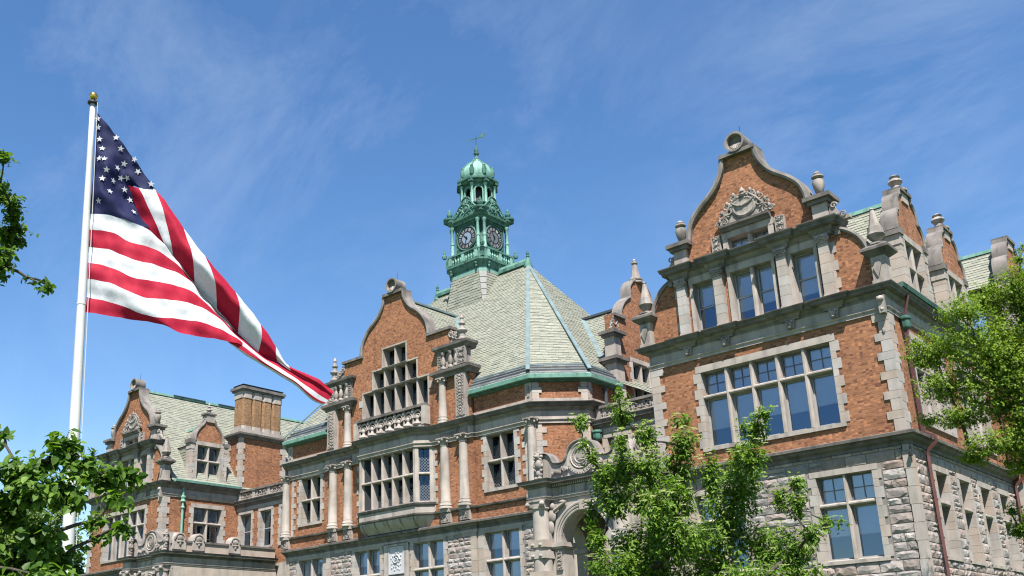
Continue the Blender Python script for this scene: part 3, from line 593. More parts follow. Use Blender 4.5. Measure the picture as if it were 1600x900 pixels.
def cartouche(F, c, z, w, h, d, parent, name='cartouche', seed=1, mat='carve', finial_=True):
    """carved crest: oval shield between scrolls and leaves"""
    rr = random.Random(seed); mb = MB(F)
    mb.disc(c, z + h * .42, d, [(w * .24, -.05), (w * .24, .06), (w * .20, .11), (w * .17, .08), (w * .10, .10), (w * .02, .12)], 16, sz=h * .32 / (w * .24))
    for s_ in (-1, 1):
        mb.spiral(c + s_ * w * .40, z + h * .12, d + .06, h * .13, 1.5, .045, PI / 2, s_)
        mb.spiral(c + s_ * w * .29, z + h * .38, d + .06, h * .14, 1.4, .05, -PI / 2, s_)
        mb.spiral(c + s_ * w * .2, z + h * .66, d + .06, h * .11, 1.3, .045, PI, -s_)
        mb.tube([(c + s_ * w * .47, d + .05, z + .02), (c + s_ * w * .38, d + .08, z + h * .28), (c + s_ * w * .26, d + .09, z + h * .55), (c + s_ * w * .12, d + .08, z + h * .78), (c, d + .08, z + h * .84)], [.03, .05, .055, .05, .05], 6)
        for k in range(9):
            q = k / 8; uu = c + s_ * w * (.46 - .40 * q); zz = z + h * (.06 + .74 * q) + rr.uniform(-.03, .05)
            mb.blob(uu + rr.uniform(-.04, .04), d + .05, zz, rr.uniform(.04, .08), .07, rr.uniform(.05, .10), 6, 4)
        mb.tube([(c + s_ * w * .2, d + .10, z + h * .6), (c + s_ * w * .1, d + .14, z + h * .48), (c, d + .14, z + h * .44)], .04, 5)
    if finial_: mb.lathe(c, d + .05, [(.11, z + h * .72), (.16, z + h * .77), (.08, z + h * .81), (.08, z + h * .85), (.13, z + h * .88), (.12, z + h * .92), (.01, z + h * 1.04)], 8)
    for s_ in (-1, 1):
        for (a, b, r_, an) in ((.50, .10, .10, 0), (.44, .33, .12, 1.2), (.33, .56, .12, 2.0), (.19, .76, .10, 2.6)):
            mb.spiral(c + s_ * w * a, z + h * b, d + .08, h * r_, 1.3, .05, an if s_ > 0 else PI - an, s_); mb.blob(c + s_ * w * (a - .03), d + .09, z + h * (b + .09), .07, .08, .11, 7, 5)
            mb.blob(c + s_ * w * (a - .1), d + .06, z + h * (b - .02), .09, .08, .07, 7, 5)
    mb.prism([(c - w * .40, z), (c + w * .40, z), (c + w * .36, z + h * .22), (c + w * .18, z + h * .55), (c, z + h * .70), (c - w * .18, z + h * .55), (c - w * .36, z + h * .22)], d - .05, d + .02)
    return mb.build(name, mat, parent)
def relief(F, u0, u1, z0, z1, d, parent, name='carved_panel', seed=1, mat='carve', dens=1.0, frame=True):
    rr = random.Random(seed); mb = MB(F); mb.box(u0, u1, d - .12, d, z0, z1); w, h = u1 - u0, z1 - z0
    if frame: ring(mb, u0, u1, z0, z1, min(w, h) * .09, d, d + .035)
    n = max(2, int(dens * max(w, h) / min(w, h) * 2.2)); m = min(w, h)
    for k in range(n):
        q = (k + .5) / n
        uu, zz = (u0 + w * q, z0 + h * .5) if w > h else (u0 + w * .5, z0 + h * q)
        for s_ in (-1, 1):
            mb.spiral(uu + (s_ * m * .2 if w <= h else 0), zz + (s_ * m * .2 if w > h else 0), d + .02, m * .17, 1.2, m * .05, rr.uniform(0, 6), s_, 10)
        mb.blob(uu, d + .02, zz, m * .13, .05, m * .13, 6, 4)
        for _ in range(3): mb.blob(uu + rr.uniform(-.35, .35) * (w if w <= h else w / n), d + .015, zz + rr.uniform(-.35, .35) * (h if w > h else h / n), m * .08, .04, m * .09, 5, 4)
    return mb.build(name, mat, parent)
def scroll_top(F, c, z, R, d0, d1, parent):
    """the hollow stone cylinder on a gable top, with a shell in its mouth"""
    mb = MB(F); seg = 22
    prof = [(R * .96, d0), (R * .96, d1 - .12), (R, d1 - .08), (R, d1), (R * .80, d1), (R * .74, d1 - .05), (R * .70, d1 - .22), (0.02, d1 - .30)]
    mb.disc(c, z, 0, prof, seg); o = mb.build('scroll', 'cope', parent)
    sh = MB(F)
    for k in range(7):
        a = PI * (1.18 + .64 * k / 6); sh.tube([(c, d1 - .2, z - R * .05), (c + R * .42 * math.cos(a), d1 - .13, z + R * .42 * math.sin(a) - .02), (c + R * .64 * math.cos(a), d1 - .12, z + R * .64 * math.sin(a))], [.02, .04, .05], 5)
    sh.build('shell', 'trim', o); return o
def clip(poly, A, B):
    """Sutherland-Hodgman, keep the left of A->B"""
    out = []; n = len(poly)
    def side(p): return (B[0] - A[0]) * (p[1] - A[1]) - (B[1] - A[1]) * (p[0] - A[0])
    for i in range(n):
        p, q = poly[i], poly[(i + 1) % n]; sp, sq = side(p), side(q)
        if sp >= 0: out.append(p)
        if (sp >= 0) != (sq >= 0):
            t = sp / (sp - sq); out.append((p[0] + t * (q[0] - p[0]), p[1] + t * (q[1] - p[1])))
    return out
SL_ME = {}
def slates(name, corners, parent, budget=0, ex=0.195, sw=0.36, seed=1, axes=None):
    """pave a convex 3D roof polygon (first edge = eave, left to right seen from outside) with overlapping slates"""
    rr = random.Random(seed); P = [Vector(c) for c in corners]
    e = (P[1] - P[0]).normalized(); nrm = (P[1] - P[0]).cross(P[-1] - P[0]).normalized(); s_ = nrm.cross(e).normalized()
    O = P[0]
    if axes: e, s_ = Vector(axes[0]), Vector(axes[1]); nrm = e.cross(s_)
    elif nrm.z < 0: nrm = -nrm
    poly = [((p - O).dot(e), (p - O).dot(s_)) for p in P]
    if sum(poly[i][0] * poly[(i + 1) % len(poly)][1] - poly[(i + 1) % len(poly)][0] * poly[i][1] for i in range(len(poly))) < 0: poly = poly[::-1]
    x0 = min(p[0] for p in poly); x1 = max(p[0] for p in poly); y1 = max(p[1] for p in poly); y0 = min(p[1] for p in poly)
    dk = MB(); dk.add([tuple(p) for p in P], [tuple(range(len(P)))]); roof = dk.build(name, 'deck', parent)
    mb = MB(); rnds = []; full = []
    row = 0; y = y0 - .02
    while y < y1:
        x = x0 - sw * (1 + .5 * (row % 2)) + rr.uniform(-.03, .03)
        while x < x1:
            w = sw * rr.uniform(.8, 1.2); xa, xb = x + .004, x + w - .004; ya, yb = y + rr.uniform(-.006, .006), y + ex * 1.12
            rc = [(xa, ya), (xb, ya), (xb, yb), (xa, yb)]; pl = rc
            for i in range(len(poly)):
                pl = clip(pl, poly[i], poly[(i + 1) % len(poly)])
                if len(pl) < 3: break
            if len(pl) >= 3:
                ar = abs(sum(pl[i][0] * pl[(i + 1) % len(pl)][1] - pl[(i + 1) % len(pl)][0] * pl[i][1] for i in range(len(pl)))) / 2
                if ar > .004:
                    lift = .034 + rr.uniform(-.006, .010); tilt = .022 / (ex * 1.12)
                    if budget and ar > .98 * (xb - xa) * (yb - ya): full.append((xa, xb, ya, yb, lift))
                    else:
                        top = [O + e * p[0] + s_ * p[1] + nrm * (lift - tilt * (p[1] - ya)) for p in pl]
                        mb.add([tuple(q) for q in top], [tuple(range(len(pl)))]); r_ = rr.random(); rnds.append(r_)
                        lo = [p for p in pl if p[1] < ya + .01]
                        if len(lo) >= 2:
                            a, b = min(p[0] for p in lo), max(p[0] for p in lo)
                            mb.add([tuple(O + e * a + s_ * ya + nrm * .0), tuple(O + e * b + s_ * ya + nrm * .0), tuple(O + e * b + s_ * ya + nrm * lift), tuple(O + e * a + s_ * ya + nrm * lift)], [(0, 1, 2, 3)]); rnds.append(r_)
            x += w
        y += ex; row += 1
    if budget:
        cv = Vector(CAM); full.sort(key=lambda q: (O + e * q[0] + s_ * q[2] - cv).length)
        keep, rest = full[:budget], full[budget:]
        if 'u' not in SL_ME:
            me = bpy.data.meshes.new('slate'); t = .022
            me.from_pydata([(0, 0, 0), (1, 0, 0), (1, 1, -t), (0, 1, -t), (0, 0, -.03), (1, 0, -.03)], [], [(0, 1, 2, 3), (4, 5, 1, 0), (5, 2, 1), (4, 0, 3)]); me.materials.append(M['slate1']); SL_ME['u'] = me
        for (xa, xb, ya, yb, lift) in keep:
            o = O + e * xa + s_ * ya + nrm * lift; U = e * (xb - xa); V = s_ * (yb - ya)
            link('slate', SL_ME['u'], None, roof, mat4=Matrix(((U.x, V.x, nrm.x, o.x), (U.y, V.y, nrm.y, o.y), (U.z, V.z, nrm.z, o.z), (0, 0, 0, 1))))
        for (xa, xb, ya, yb, lift) in rest:
            tilt = .022 / (ex * 1.12); r_ = rr.random()
            mb.add([tuple(O + e * px + s_ * py + nrm * (lift - tilt * (py - ya))) for px, py in ((xa, ya), (xb, ya), (xb, yb), (xa, yb))] + [tuple(O + e * px + s_ * ya) for px in (xa, xb)], [(0, 1, 2, 3), (4, 5, 1, 0)]); rnds += [r_, r_]
    if mb.v: mb.build('slate', 'slate', roof, rnd=rnds, kind='stuff')
    return roof
def bar3(A, B, w, h, name, mat, parent, up=Vector((0, 0, 1))):
    """box bar between two 3D points: w across, h along up"""
    A, B = Vector(A), Vector(B); t = (B - A).normalized(); sd_ = t.cross(up).normalized(); u_ = sd_.cross(t).normalized(); mb = MB(); pts = []
    for p in (A, B):
        for a, b in ((-1, -.3), (1, -.3), (1, .7), (-1, .7)): pts.append(tuple(p + sd_ * (a * w / 2) + u_ * (b * h)))
    mb.add(pts, [(0, 1, 2, 3), (7, 6, 5, 4), (0, 4, 5, 1), (1, 5, 6, 2), (2, 6, 7, 3), (3, 7, 4, 0)]); return mb.build(name, mat, parent)
# ------------------------------------------------------------------ ground
def ground():
    n = 90; R = 900.0; pts = []; fs = []
    xs = np.sign(np.linspace(-1, 1, n)) * np.abs(np.linspace(-1, 1, n)) ** 2.2 * R
    for y in xs:
        for x in xs:
            px, py = x - 25, y
            t = min(1, max(0, (py + 26) / 20)); t = t * t * (3 - 2 * t); pts.append((px, py, 2.6 * t + (0.15 * math.sin(px * .13) * math.cos(py * .11) if abs(py) < 200 else 0) * (1 - t)))
    for j in range(n - 1):
        for i in range(n - 1): fs.append((j * n + i, j * n + i + 1, (j + 1) * n + i + 1, (j + 1) * n + i))
    MB().add(pts, fs).build('ground', 'grass', None, smooth=True, kind='structure')
ground()
ZG = 2.3
XC = -29.43
# ------------------------------------------------------------------ dormer gable on a roof edge
def dormer(F, c, T, x1, zo=0.0, top_urn=True, roof_slope=1.45, ridge=19.62, cheek=True, small=False):
    hw = 1.5; prof = [(1.50, 17.85), (1.50, 18.15), (1.42, 18.45), (1.24, 18.68), (1.05, 18.76), (1.02, 19.05), (.92, 19.35), (.74, 19.54), (.58, 19.60), (.54, 19.9)]
    if small: prof = [(1.06, 17.85), (1.07, 18.1), (.97, 18.45), (.70, 18.82), (.44, 19.08), (.30, 19.38)]; ridge = 19.1
    prof = [(a, z + zo) for a, z in smooth_poly(prof, 4)]; zl = 17.85 + zo
    hole = window(F, T, c - .95, c + .95, 15.0 + zo, 17.55 + zo, 2, (16.45 + zo,), fr=.28, head=.28, sill=.12, teeth=.18, depth=.4, style='sash1', blind=0, name='dormer_window')
    out = [(c - hw, 14.72 + zo), (c + hw, 14.72 + zo), (c + hw, zl)] + [(c + a, z) for a, z in (prof if small else prof[1:])] + [(c - a, z) for a, z in reversed(prof if small else prof[1:])] + [(c - hw, zl)]
    MB(F).holed(out, [hole], -.48, 0).build('dormer_wall', 'brick', T)
    coping(F, [(c + a, z) for a, z in reversed(prof)], .17, -.55, .10, T)
    coping(F, [(c - a, z) for a, z in prof], .17, -.55, .10, T)
    for s_ in (-1, 1):
        quoins(F, c + s_ * (hw + .025), -s_, 14.74 + zo, 17.2 + zo, T, .22, .42, .42, .32, .035, -.5)
        MB(F).box(*sorted((c + s_ * (hw - .3), c + s_ * (hw + .16))), -.55, .12, 17.62 + zo, zl + .06).build('shoulder', 'soot', T)
        MB(F).box(*sorted((c + s_ * (hw - .28), c + s_ * (hw + .06))), -.53, .06, 17.2 + zo, 17.62 + zo).build('shoulder_block', 'trim', T)
    if small:
        MB(F).box(c - .34, c + .34, -.5, .1, 19.3, 19.86).build('gable_block', 'carve', T); MB(F).box(c - .44, c + .44, -.58, .16, 19.86, 19.98).build('gable_cap', 'soot', T)
        mb = MB(F)
        for s_ in (-1, 1): mb.spiral(c + s_ * .48, 19.42, -.1, .16, 1.2, .06, PI / 2, s_)
        mb.build('side_scroll', 'carve', T); p = F.p(c, -.22, 0); finial(p[0], p[1], 19.96, .85, .2, T)
    else:
        MB(F).box(c - .62, c + .62, -.6, .14, 19.86 + zo, 20.02 + zo).build('gable_cap', 'soot', T)
        MB(F).box(c - .36, c + .36, -.5, .06, 19.45 + zo, 19.86 + zo).build('gable_block', 'trim', T)
    if top_urn and not small:
        p = F.p(c, -.22, 0); MB().lathe(p[0], p[1], [(.42, 20.02 + zo), (.42, 20.1 + zo), (.2, 20.18 + zo), (.17, 20.34 + zo), (.30, 20.5 + zo), (.24, 20.6 + zo), (.16, 20.66 + zo), (.22, 20.74 + zo), (.05, 20.85 + zo)], 10).build('urn', 'carve', T)
    rz = ridge + zo; ez = 17.45 + zo; xr = x1 + .2 - (rz - 14.75) / roof_slope; xe = x1 + .2 - (ez - 14.75) / roof_slope
    slates('dormer_roof', [(xe, c - 1.56, ez), (x1 - .46, c - 1.56, ez), (x1 - .46, c, rz), (xr, c, rz)], T, seed=int(c * 10))
    slates('dormer_roof', [(x1 - .46, c + 1.56, ez), (xe, c + 1.56, ez), (xr, c, rz), (x1 - .46, c, rz)], T, seed=int(c * 10) + 1)
    bar3((x1 - .45, c, rz + .03), (xr + .1, c, rz + .03), .26, .16, 'ridge', 'copperl', T)
    if cheek:
        xb = x1 + .2 - (ez - 14.75) / roof_slope; zb = 14.75 + .66 * roof_slope
        for s_ in (-1, 1):
            y = c + s_ * 1.47; pts = [(x1 - .46, y, zb), (x1 - .46, y, ez), (xb, y, ez)]
            if s_ < 0: slates('cheek', [(xb, y, ez), (x1 - .46, y, zb), (x1 - .46, y, ez + .02)], T, seed=5, axes=((1, 0, 0), (0, 0, 1)))
            else: MB().add(pts, [(0, 1, 2)]).build('cheek', 'slate', T)
# ------------------------------------------------------------------ gabled pavilion, front toward -Y
def pavilion(T, dx, x1, side):
    F = S(0, dx); c = -4.97; x0l = -9.97; rr = random.Random(int(-dx) + 3); mir = lambda a: 2 * c - a
    wx0 = x0l + dx; wx1 = dx
    depth = 12.5 if side == 'E' else 6.0
    FE = E(wx1)
    # ---- ground storey: rock-faced stone
    gw = [window(F, T, a, b, 5.0, 8.03, 2, (6.97,), fr=.2, head=.21, sill=.16, teeth=.12, style='sash1', blind=(.52, .5) , top_style='grid4') for a, b in ((-3.48, -1.41), (mir(-1.41), mir(-3.48)))]
    wall = MB(F).holed([(x0l + .02, ZG), (-.02, ZG), (-.02, 9.0), (x0l + .02, 9.0)], gw, -.45, 0).build('stone_wall', 'mortar', T)
    ex = [(h[0] - .25, h[1] + .25, h[2] - .1, h[3] + .12) for h in gw] + [(x0l - 1, x0l + .27, 0, 20), (-.26, 1, 0, 20)]
    rk = rock_layout(x0l, 0, 3.0, 8.74, ex, rr)
    rocks(F, [q for q in rk], wall, 160, rr, zsplit=4.0)
    quoins(F, 0, -1, ZG, 8.74, T, .24, .27, .62, .62, .05, -.40, 'trimc')
    quoins(F, x0l, 1, ZG, 8.74, T, .24, .27, .62, .62, .05, -.40, 'trimc')
    # ---- first floor: brick
    w2 = window(F, T, -7.68, -2.24, 9.93, 13.04, 5, (12.0,), fr=.2, head=.28, sill=.19, style='sash1', blind=(.62, .66, .60), top_style='grid4', mw=.17)
    MB(F).holed([(x0l + .015, 9.0), (-.015, 9.0), (-.015, 14.4), (x0l + .015, 14.4)], [w2], -.45, 0).build('brick_wall', 'brick', T)
    quoins(F, .03, -1, 9.24, 13.64, T, .40, .60, .43, .30, .045, -.30)
    quoins(F, x0l - .03, 1, 9.24, 13.64, T, .40, .60, .43, .30, .045, -.30)
    py = -.0
    jp = [(a - .32 + dx, a + .32 + dx, .13) for a in (-8.08, -6.36, -3.58, -1.86)]
    ends = dict(back0=6.0, back1=depth)
    molding('string_course', jogs(wx0, wx1, 0, [], **ends), [(-.06, 8.74), (.06, 8.74), (.06, 8.86), (.20, 8.93), (.24, 9.02), (.36, 9.05), (.37, 9.15), (.33, 9.18), (-.06, 9.245)], 'soot', T)
    molding('architrave', jogs(wx0, wx1, 0, [], **ends), [(-.06, 13.64), (.07, 13.64), (.07, 13.74), (.10, 13.76), (.13, 13.80), (.13, 13.835), (-.06, 13.84)], 'trim', T)
    molding('frieze', jogs(wx0, wx1, 0, [], **ends), [(-.06, 13.845), (.045, 13.845), (.045, 14.2), (-.06, 14.2)], 'trim', T)
    cornice2('cornice', jogs(wx0, wx1, 0, jp, **ends), 14.205, 14.64, .48, T)
    for a in (-8.08, -6.36, -3.58, -1.86):
        mb = MB(F); mb.prism([(a - .13, 13.85), (a + .13, 13.85), (a + .2, 14.25), (a - .2, 14.25)], .045, .17)
        mb.disc(a, 14.02, .17, [(.10, 0), (.10, .10), (.05, .12)], 10); mb.blob(a, .24, 13.90, .09, .08, .07); mb.blob(a - .09, .2, 14.14, .06, .06, .06); mb.blob(a + .09, .2, 14.14, .06, .06, .06); mb.build('console', 'carve', T)
    # corner console and carved drop
    mb = MB(F); mb.prism([(-.16, 13.55), (.02, 13.55), (.10, 14.2), (-.20, 14.2)], .05, .30); mb.blob(-.06, .30, 14.08, .13, .12, .12); mb.blob(-.06, .24, 13.68, .10, .10, .10); mb.build('console', 'trim', T)
    mb = MB(F); mb.blob(-.2, .06, 12.95, .06, .05, .12); mb.blob(-.2, .06, 13.1, .04, .04, .04); mb.build('carved_drop', 'carve', T)
    # ---- attic with pilasters
    zA = 14.6
    aw = [window(F, T, -7.62, -6.70, 14.78, 16.93, 1, (), fr=.14, head=.3, sill=.14, blocks=False, style='sash', blind=(.45, .75), depth=.4, proud=.05),
          window(F, T, -5.87, mir(-5.87), 14.78, 16.93, 2, (), fr=.14, head=.3, sill=.14, blocks=False, style='sash', blind=(.7, .72), depth=.4, proud=.05, mw=.2),
          window(F, T, mir(-6.70), mir(-7.62), 14.78, 16.93, 1, (), fr=.14, head=.3, sill=.14, blocks=False, style='sash', blind=(.7, .75), depth=.4, proud=.05)]
    cove = [(-.42, 15.85), (-.40, 16.15), (-.50, 16.5), (-.70, 16.83), (-.98, 17.1), (-1.28, 17.26)]
    cv = smooth_poly(cove, 4); cvl = [(mir(a), z) for a, z in cv]
    outl = [(x0l + .05, zA), (-.05, zA), (-.05, 15.85)] + cv + [(-1.4, 17.35), (mir(-1.4), 17.35)] + cvl[::-1] + [(x0l + .05, 15.85)]
    MB(F).holed(outl, aw, -.45, -.004).build('attic_wall', 'brick', T)
    coping(F, cv[::-1], .16, -.5, .12, T); coping(F, cvl, .16, -.5, .12, T)
    for s_, a in ((1, -1.30), (-1, mir(-1.30))):
        MB(F).box(a - .1, a + .12, -.45, .1, 17.1, 17.45).build('cove_block', 'cope', T)
    for a, b in ((-8.28, -7.88), (-6.56, -6.16), (mir(-6.16), mir(-6.56)), (mir(-7.88), mir(-8.28))): pilaster(F, a, b, 14.66, 17.2, .24, T, cap=.34)
    for a in (-1.66, mir(-1.66) - .0):
        s_ = 1 if a > c else -1
        quoins(F, a, s_, 14.7, 16.9, T, .08, .2, .3, .42, .03, -.3, name='jamb_block')
    up = [(a - .30 + dx, a + .30 + dx, .20) for a in (-8.08, -6.36, -3.58, -1.86)]
    cornice2('upper_cornice', jogs(-8.45 + dx, mir(-8.45) + dx, 0, up, .5, .5), 17.2, 17.76, .48, T)
    # corner piers with obelisks
    for a in (x0l + .02, .06):
        mb = MB(F); mb.box(a - .30, a + .30, -.28, .30, 14.62, 14.82); mb.box(a - .26, a + .26, -.24, .26, 14.82, 15.72); pr = mb.build('pier', 'trim', T)
        pm = MB(F); pm.prism([(a - .05, 14.9), (a + .13, 15.4), (a - .02, 15.6), (a - .2, 15.3)], .26, .32); pm.build('diamond_panel', 'carve', pr)
        pf = MB(F); pf.add([(a - .26, .26, 15.72), (a + .26, .26, 15.72), (a + .26, -.24, 15.72), (a - .26, -.24, 15.72), (a - .52, .52, 15.94), (a + .52, .52, 15.94), (a + .52, -.5, 15.94), (a - .52, -.5, 15.94), (a - .52, .52, 16.04), (a + .52, .52, 16.04), (a + .52, -.5, 16.04), (a - .52, -.5, 16.04), (a - .2, .2, 16.24), (a + .2, .2, 16.24), (a + .2, -.18, 16.24), (a - .2, -.18, 16.24)],
                           [(3, 2, 1, 0)] + [(4 * j + i, 4 * j + (i + 1) % 4, 4 * j + 4 + (i + 1) % 4, 4 * j + 4 + i) for j in range(3) for i in range(4)] + [(12, 13, 14, 15)]); pf.build('pier_cap', 'soot', T)
        q = F.p(a, 0, 0); obelisk(q[0], q[1], 16.2, 1.55, .245, T)
    # ---- main gable
    G = Fr((dx, .2, 0), (1, 0, 0), (0, -1, 0))
    pr = smooth_poly([(2.55, 18.9), (2.50, 19.3), (2.33, 19.75), (1.97, 20.15), (1.58, 20.46), (1.26, 20.74), (1.0, 21.05), (.80, 21.4), (.68, 21.75), (.64, 22.08)], 4)
    gwin = window(G, T, c - .90, c + .90, 17.78, 18.5, 2, (), fr=.22, head=.3, sill=.1, blocks=False, style='grid4', blind=1.0, depth=.35, mw=.22, proud=.1)
    outl = [(c - 3.15, 17.6), (c + 3.15, 17.6), (c + 3.15, 18.9)] + [(c + a, z) for a, z in pr] + [(c - a, z) for a, z in pr[::-1]] + [(c - 3.15, 18.9)]
    MB(G).holed(outl, [gwin], -.45, 0).build('gable_wall', 'brick', T)
    coping(G, [(c + a, z) for a, z in pr[::-1]], .2, -.55, .22, T); coping(G, [(c - a, z) for a, z in pr], .2, -.55, .22, T)
    MB(G).box(c - .80, c + .80, -.6, .26, 22.08, 22.24).build('gable_cap', 'soot', T)
    MB(G).box(c - .62, c + .62, -.5, .1, 22.24, 22.30).build('gable_block', 'cope', T)
    scroll_top(G, c, 22.62, .45, -.5, .30, T)
    MB(G).tube([(c + .1, -.2, 22.9), (c + .1, -.2, 23.5)], .012, 5).build('lightning_rod', 'black', T)
    molding('hood', [(c - 1.1 + dx, .1), (c + 1.1 + dx, .1)], [(-.06, 18.78), (.1, 18.78), (.16, 18.88), (.26, 18.93), (.27, 19.02), (-.06, 19.05)], 'soot', T)
    cartouche(G, c, 19.05, 2.35, 1.45, .06, T, seed=int(-dx) + 11)
    for s_ in (-1, 1): relief(G, c + s_ * 1.42 - .2, c + s_ * 1.42 + .2, 17.8, 18.75, .1, T, seed=3 + s_, dens=.8)
    for s_ in (-1, 1):
        a = c + s_ * 3.1
        mb = MB(G); mb.box(a - .30, a + .30, -.4, .2, 17.74, 18.62); mb.build('urn_pier', 'trim', T)
        mb = MB(G); mb.box(a - .42, a + .42, -.5, .32, 18.62, 18.78); mb.box(a - .54, a + .54, -.6, .44, 18.78, 18.95); mb.build('urn_pier_cap', 'soot', T)
        q = G.p(a, -.1, 0); urn(q[0], q[1], 18.95, 1.2, T, .24)
        mb = MB(G); b = a + s_ * .32
        mb.prism([(b, 17.76), (b + s_ * .75, 17.76), (b + s_ * .7, 17.9), (b + s_ * .42, 18.0), (b + s_ * .25, 18.25), (b + s_ * .16, 18.5), (b, 18.55)][::s_], -.2, .06)
        mb.spiral(b + s_ * .2, 18.42, .08, .14, 1.2, .04, 0, s_); mb.spiral(b + s_ * .5, 17.95, .08, .16, 1.2, .04, PI, -s_); mb.build('side_scroll', 'carve', T)
    # ---- roof and east wall
    Ye = 24.0 if side == 'E' else 19.0
    xm = c + dx; sl = (22.2 - 14.75) / (wx1 + .2 - xm)
    slates('roof', [(wx1 + .2, .5, 14.75), (wx1 + .2, Ye, 14.75), (xm, Ye, 22.2), (xm, .5, 22.2)], T, budget=(150 if side == 'W' else 0), seed=41)
    MB().add([(wx0 - .2, Ye, 14.75), (wx0 - .2, .5, 14.75), (xm, .5, 22.2), (xm, Ye, 22.2)], [(0, 1, 2, 3)]).build('roof_back', 'slate', T)
    bar3((xm, .6, 22.22), (xm, Ye, 22.22), .28, .16, 'ridge', 'copperl', T)
    bar3((xm + .05, 3.2, 22.33), (xm + .05, 6.0, 22.33), .3, .06, 'ridge_patch', 'darkroof', T)
    bar3((xm + .05, 7.2, 22.33), (xm + .05, 9.6, 22.33), .3, .06, 'ridge_patch', 'darkroof', T)
    molding('gutter', [(wx1, .62), (wx1, depth)], [(.40, 14.645), (.52, 14.66), (.56, 14.82), (.50, 14.84), (.20, 14.80), (.18, 14.65)], 'copperl' if side == 'W' else 'copperd', T)
    if side == 'E':
        sw = [window(FE, T, a, b, 5.0, 8.06, 1, (6.95,), fr=.2, head=.22, sill=.14, teeth=.1, style='sash1', blind=(0, .3)) for a, b in ((2.25, 3.5), (4.9, 6.12), (7.5, 8.72), (10.12, 11.3))]
        uw = [window(FE, T, a, a + 3.3, 9.93, 13.04, 3, (12.0,), fr=.2, head=.28, sill=.19, style='sash1', blind=(0, .5), top_style='grid4') for a in (2.1, 7.4)]
        wl = MB(FE).holed([(.45, ZG), (12.5, ZG), (12.5, 9.0), (.45, 9.0)], sw, -.45, -.004).build('stone_wall', 'mortar', T)
        ex2 = [(h[0] - .22, h[1] + .22, h[2] - .1, h[3] + .12) for h in sw] + [(-1, .26, 0, 20)]
        rocks(FE, rock_layout(0, 12.5, 3.0, 8.74, ex2, rr, ws=(.35, .85)), wl, 140, rr, zsplit=4.4)
        quoins(FE, 0, 1, ZG, 8.74, T, .24, .27, .62, .62, .05, -.35, 'trimc')
        MB(FE).holed([(.45, 9.0), (12.5, 9.0), (12.5, 14.4), (.45, 14.4)], uw, -.45, -.004).build('brick_wall', 'brick', T)
        quoins(FE, -.03, 1, 9.24, 13.64, T, .36, .54, .30, .43, .045, -.30)
        dormer(FE, 4.35, T, wx1); dormer(FE, 9.6, T, wx1)
        mb = MB(); mb.box(0.0, 1.4, 12.55, 20, ZG, 15.2); mb.build('east_bay', 'brick', T)
        mb = MB(); mb.box(-.1, 1.46, 12.5, 12.9, ZG, 8.7); mb.box(-.1, 1.46, 12.5, 20, 9.26, 9.5); mb.build('east_bay_stone', 'trim', T)
        FB = E(1.4); quoins(S(12.55), 1.44, -1, 9.5, 14.5, T, .4, .62, .43, .30, .04, -.2); dormer(FB, 14.5, T, 1.4, zo=.55, top_urn=False, cheek=False)
        # downspouts: brown pipe under a copper hopper head
        for yy in (1.28, 12.35):
            mb = MB(); mb.box(.10, .22, yy - .06, yy + .06, 9.3, 13.25); mb.tube([(.16, yy, 9.3), (.50, yy, 9.12), (.52, yy, 8.92), (.16, yy, 8.62), (.16, yy, 8.4), (.16, yy, ZG)], .075, 4); mb.tube([(.16, yy, 13.6), (.30, yy, 14.1), (.42, yy, 14.5)], .06, 6)
            mb.build('downspout', 'pipe', T)
            mb = MB(); mb.lathe(.18, yy, [(.09, 13.2), (.13, 13.22), (.17, 13.3), (.17, 13.55), (.22, 13.6), (.22, 13.68), (.1, 13.74)], 8, PI / 8); mb.build('hopper_head', 'copperd', T)
    else:
        w3 = window(FE, T, 2.42, 4.70, 9.93, 13.08, 2, (12.02,), fr=.2, head=.28, sill=.19, style='sash1', blind=0, top_style='grid4')
        MB(FE).holed([(.45, ZG), (6.0, ZG), (6.0, 14.4), (.45, 14.4)], [w3], -.45, -.004).build('brick_wall', 'brick', T)
        quoins(FE, -.03, 1, 9.24, 13.64, T, .36, .54, .30, .43, .045, -.30)
        dormer(FE, 3.43, T, wx1, small=True)
        x = wx1 + .16; yy = 1.45
        mb = MB(); mb.tube([(x, yy, 14.3), (x, yy, 9.6)], .085, 8); mb.lathe(x, yy, [(.10, 13.3), (.17, 13.36), (.17, 13.44), (.13, 13.5), (.16, 13.62), (.19, 13.68), (.12, 13.75)], 8); mb.lathe(x, yy, [(.11, 12.85), (.15, 12.9), (.15, 12.98), (.11, 13.02)], 8); mb.build('downspout', 'copperl', T)
        # snow guards low on the slope
        for k, zz in enumerate((.25, .42)):
            bar3((wx1 + .12 - zz / sl, .6, 14.78 + zz), (wx1 + .12 - zz / sl, 1.85, 14.78 + zz), .04, .05, 'snow_guard', 'darkroof', T)
            bar3((wx1 + .12 - zz / sl, 5.05, 14.78 + zz), (wx1 + .12 - zz / sl, 5.9, 14.78 + zz), .04, .05, 'snow_guard', 'darkroof', T)
        # chimney over the junction with the link
        a0, a1, b0, b1 = wx1 - 1.5, wx1 + .12, 6.03, 10.1
        ch = MB().box(a0, a1, b0, b1, 12.0, 18.62).build('chimney_breast', 'brick', T)
        FC = E(a1); FS = S(b0)
        quoins(FC, b0 - .02, 1, 14.0, 18.6, T, .25, .40, .42, .42, .04, -.1); quoins(FC, b1 + .02, -1, 14.0, 18.6, T, .3, .5, .42, .42, .04, -.1)
        quoins(FS, a1 + .0, -1, 14.0, 18.6, T, .28, .45, .42, .42, .04, -.1); quoins(FS, a0 - .02, 1, 14.0, 18.6, T, .25, .4, .42, .42, .04, -.1)
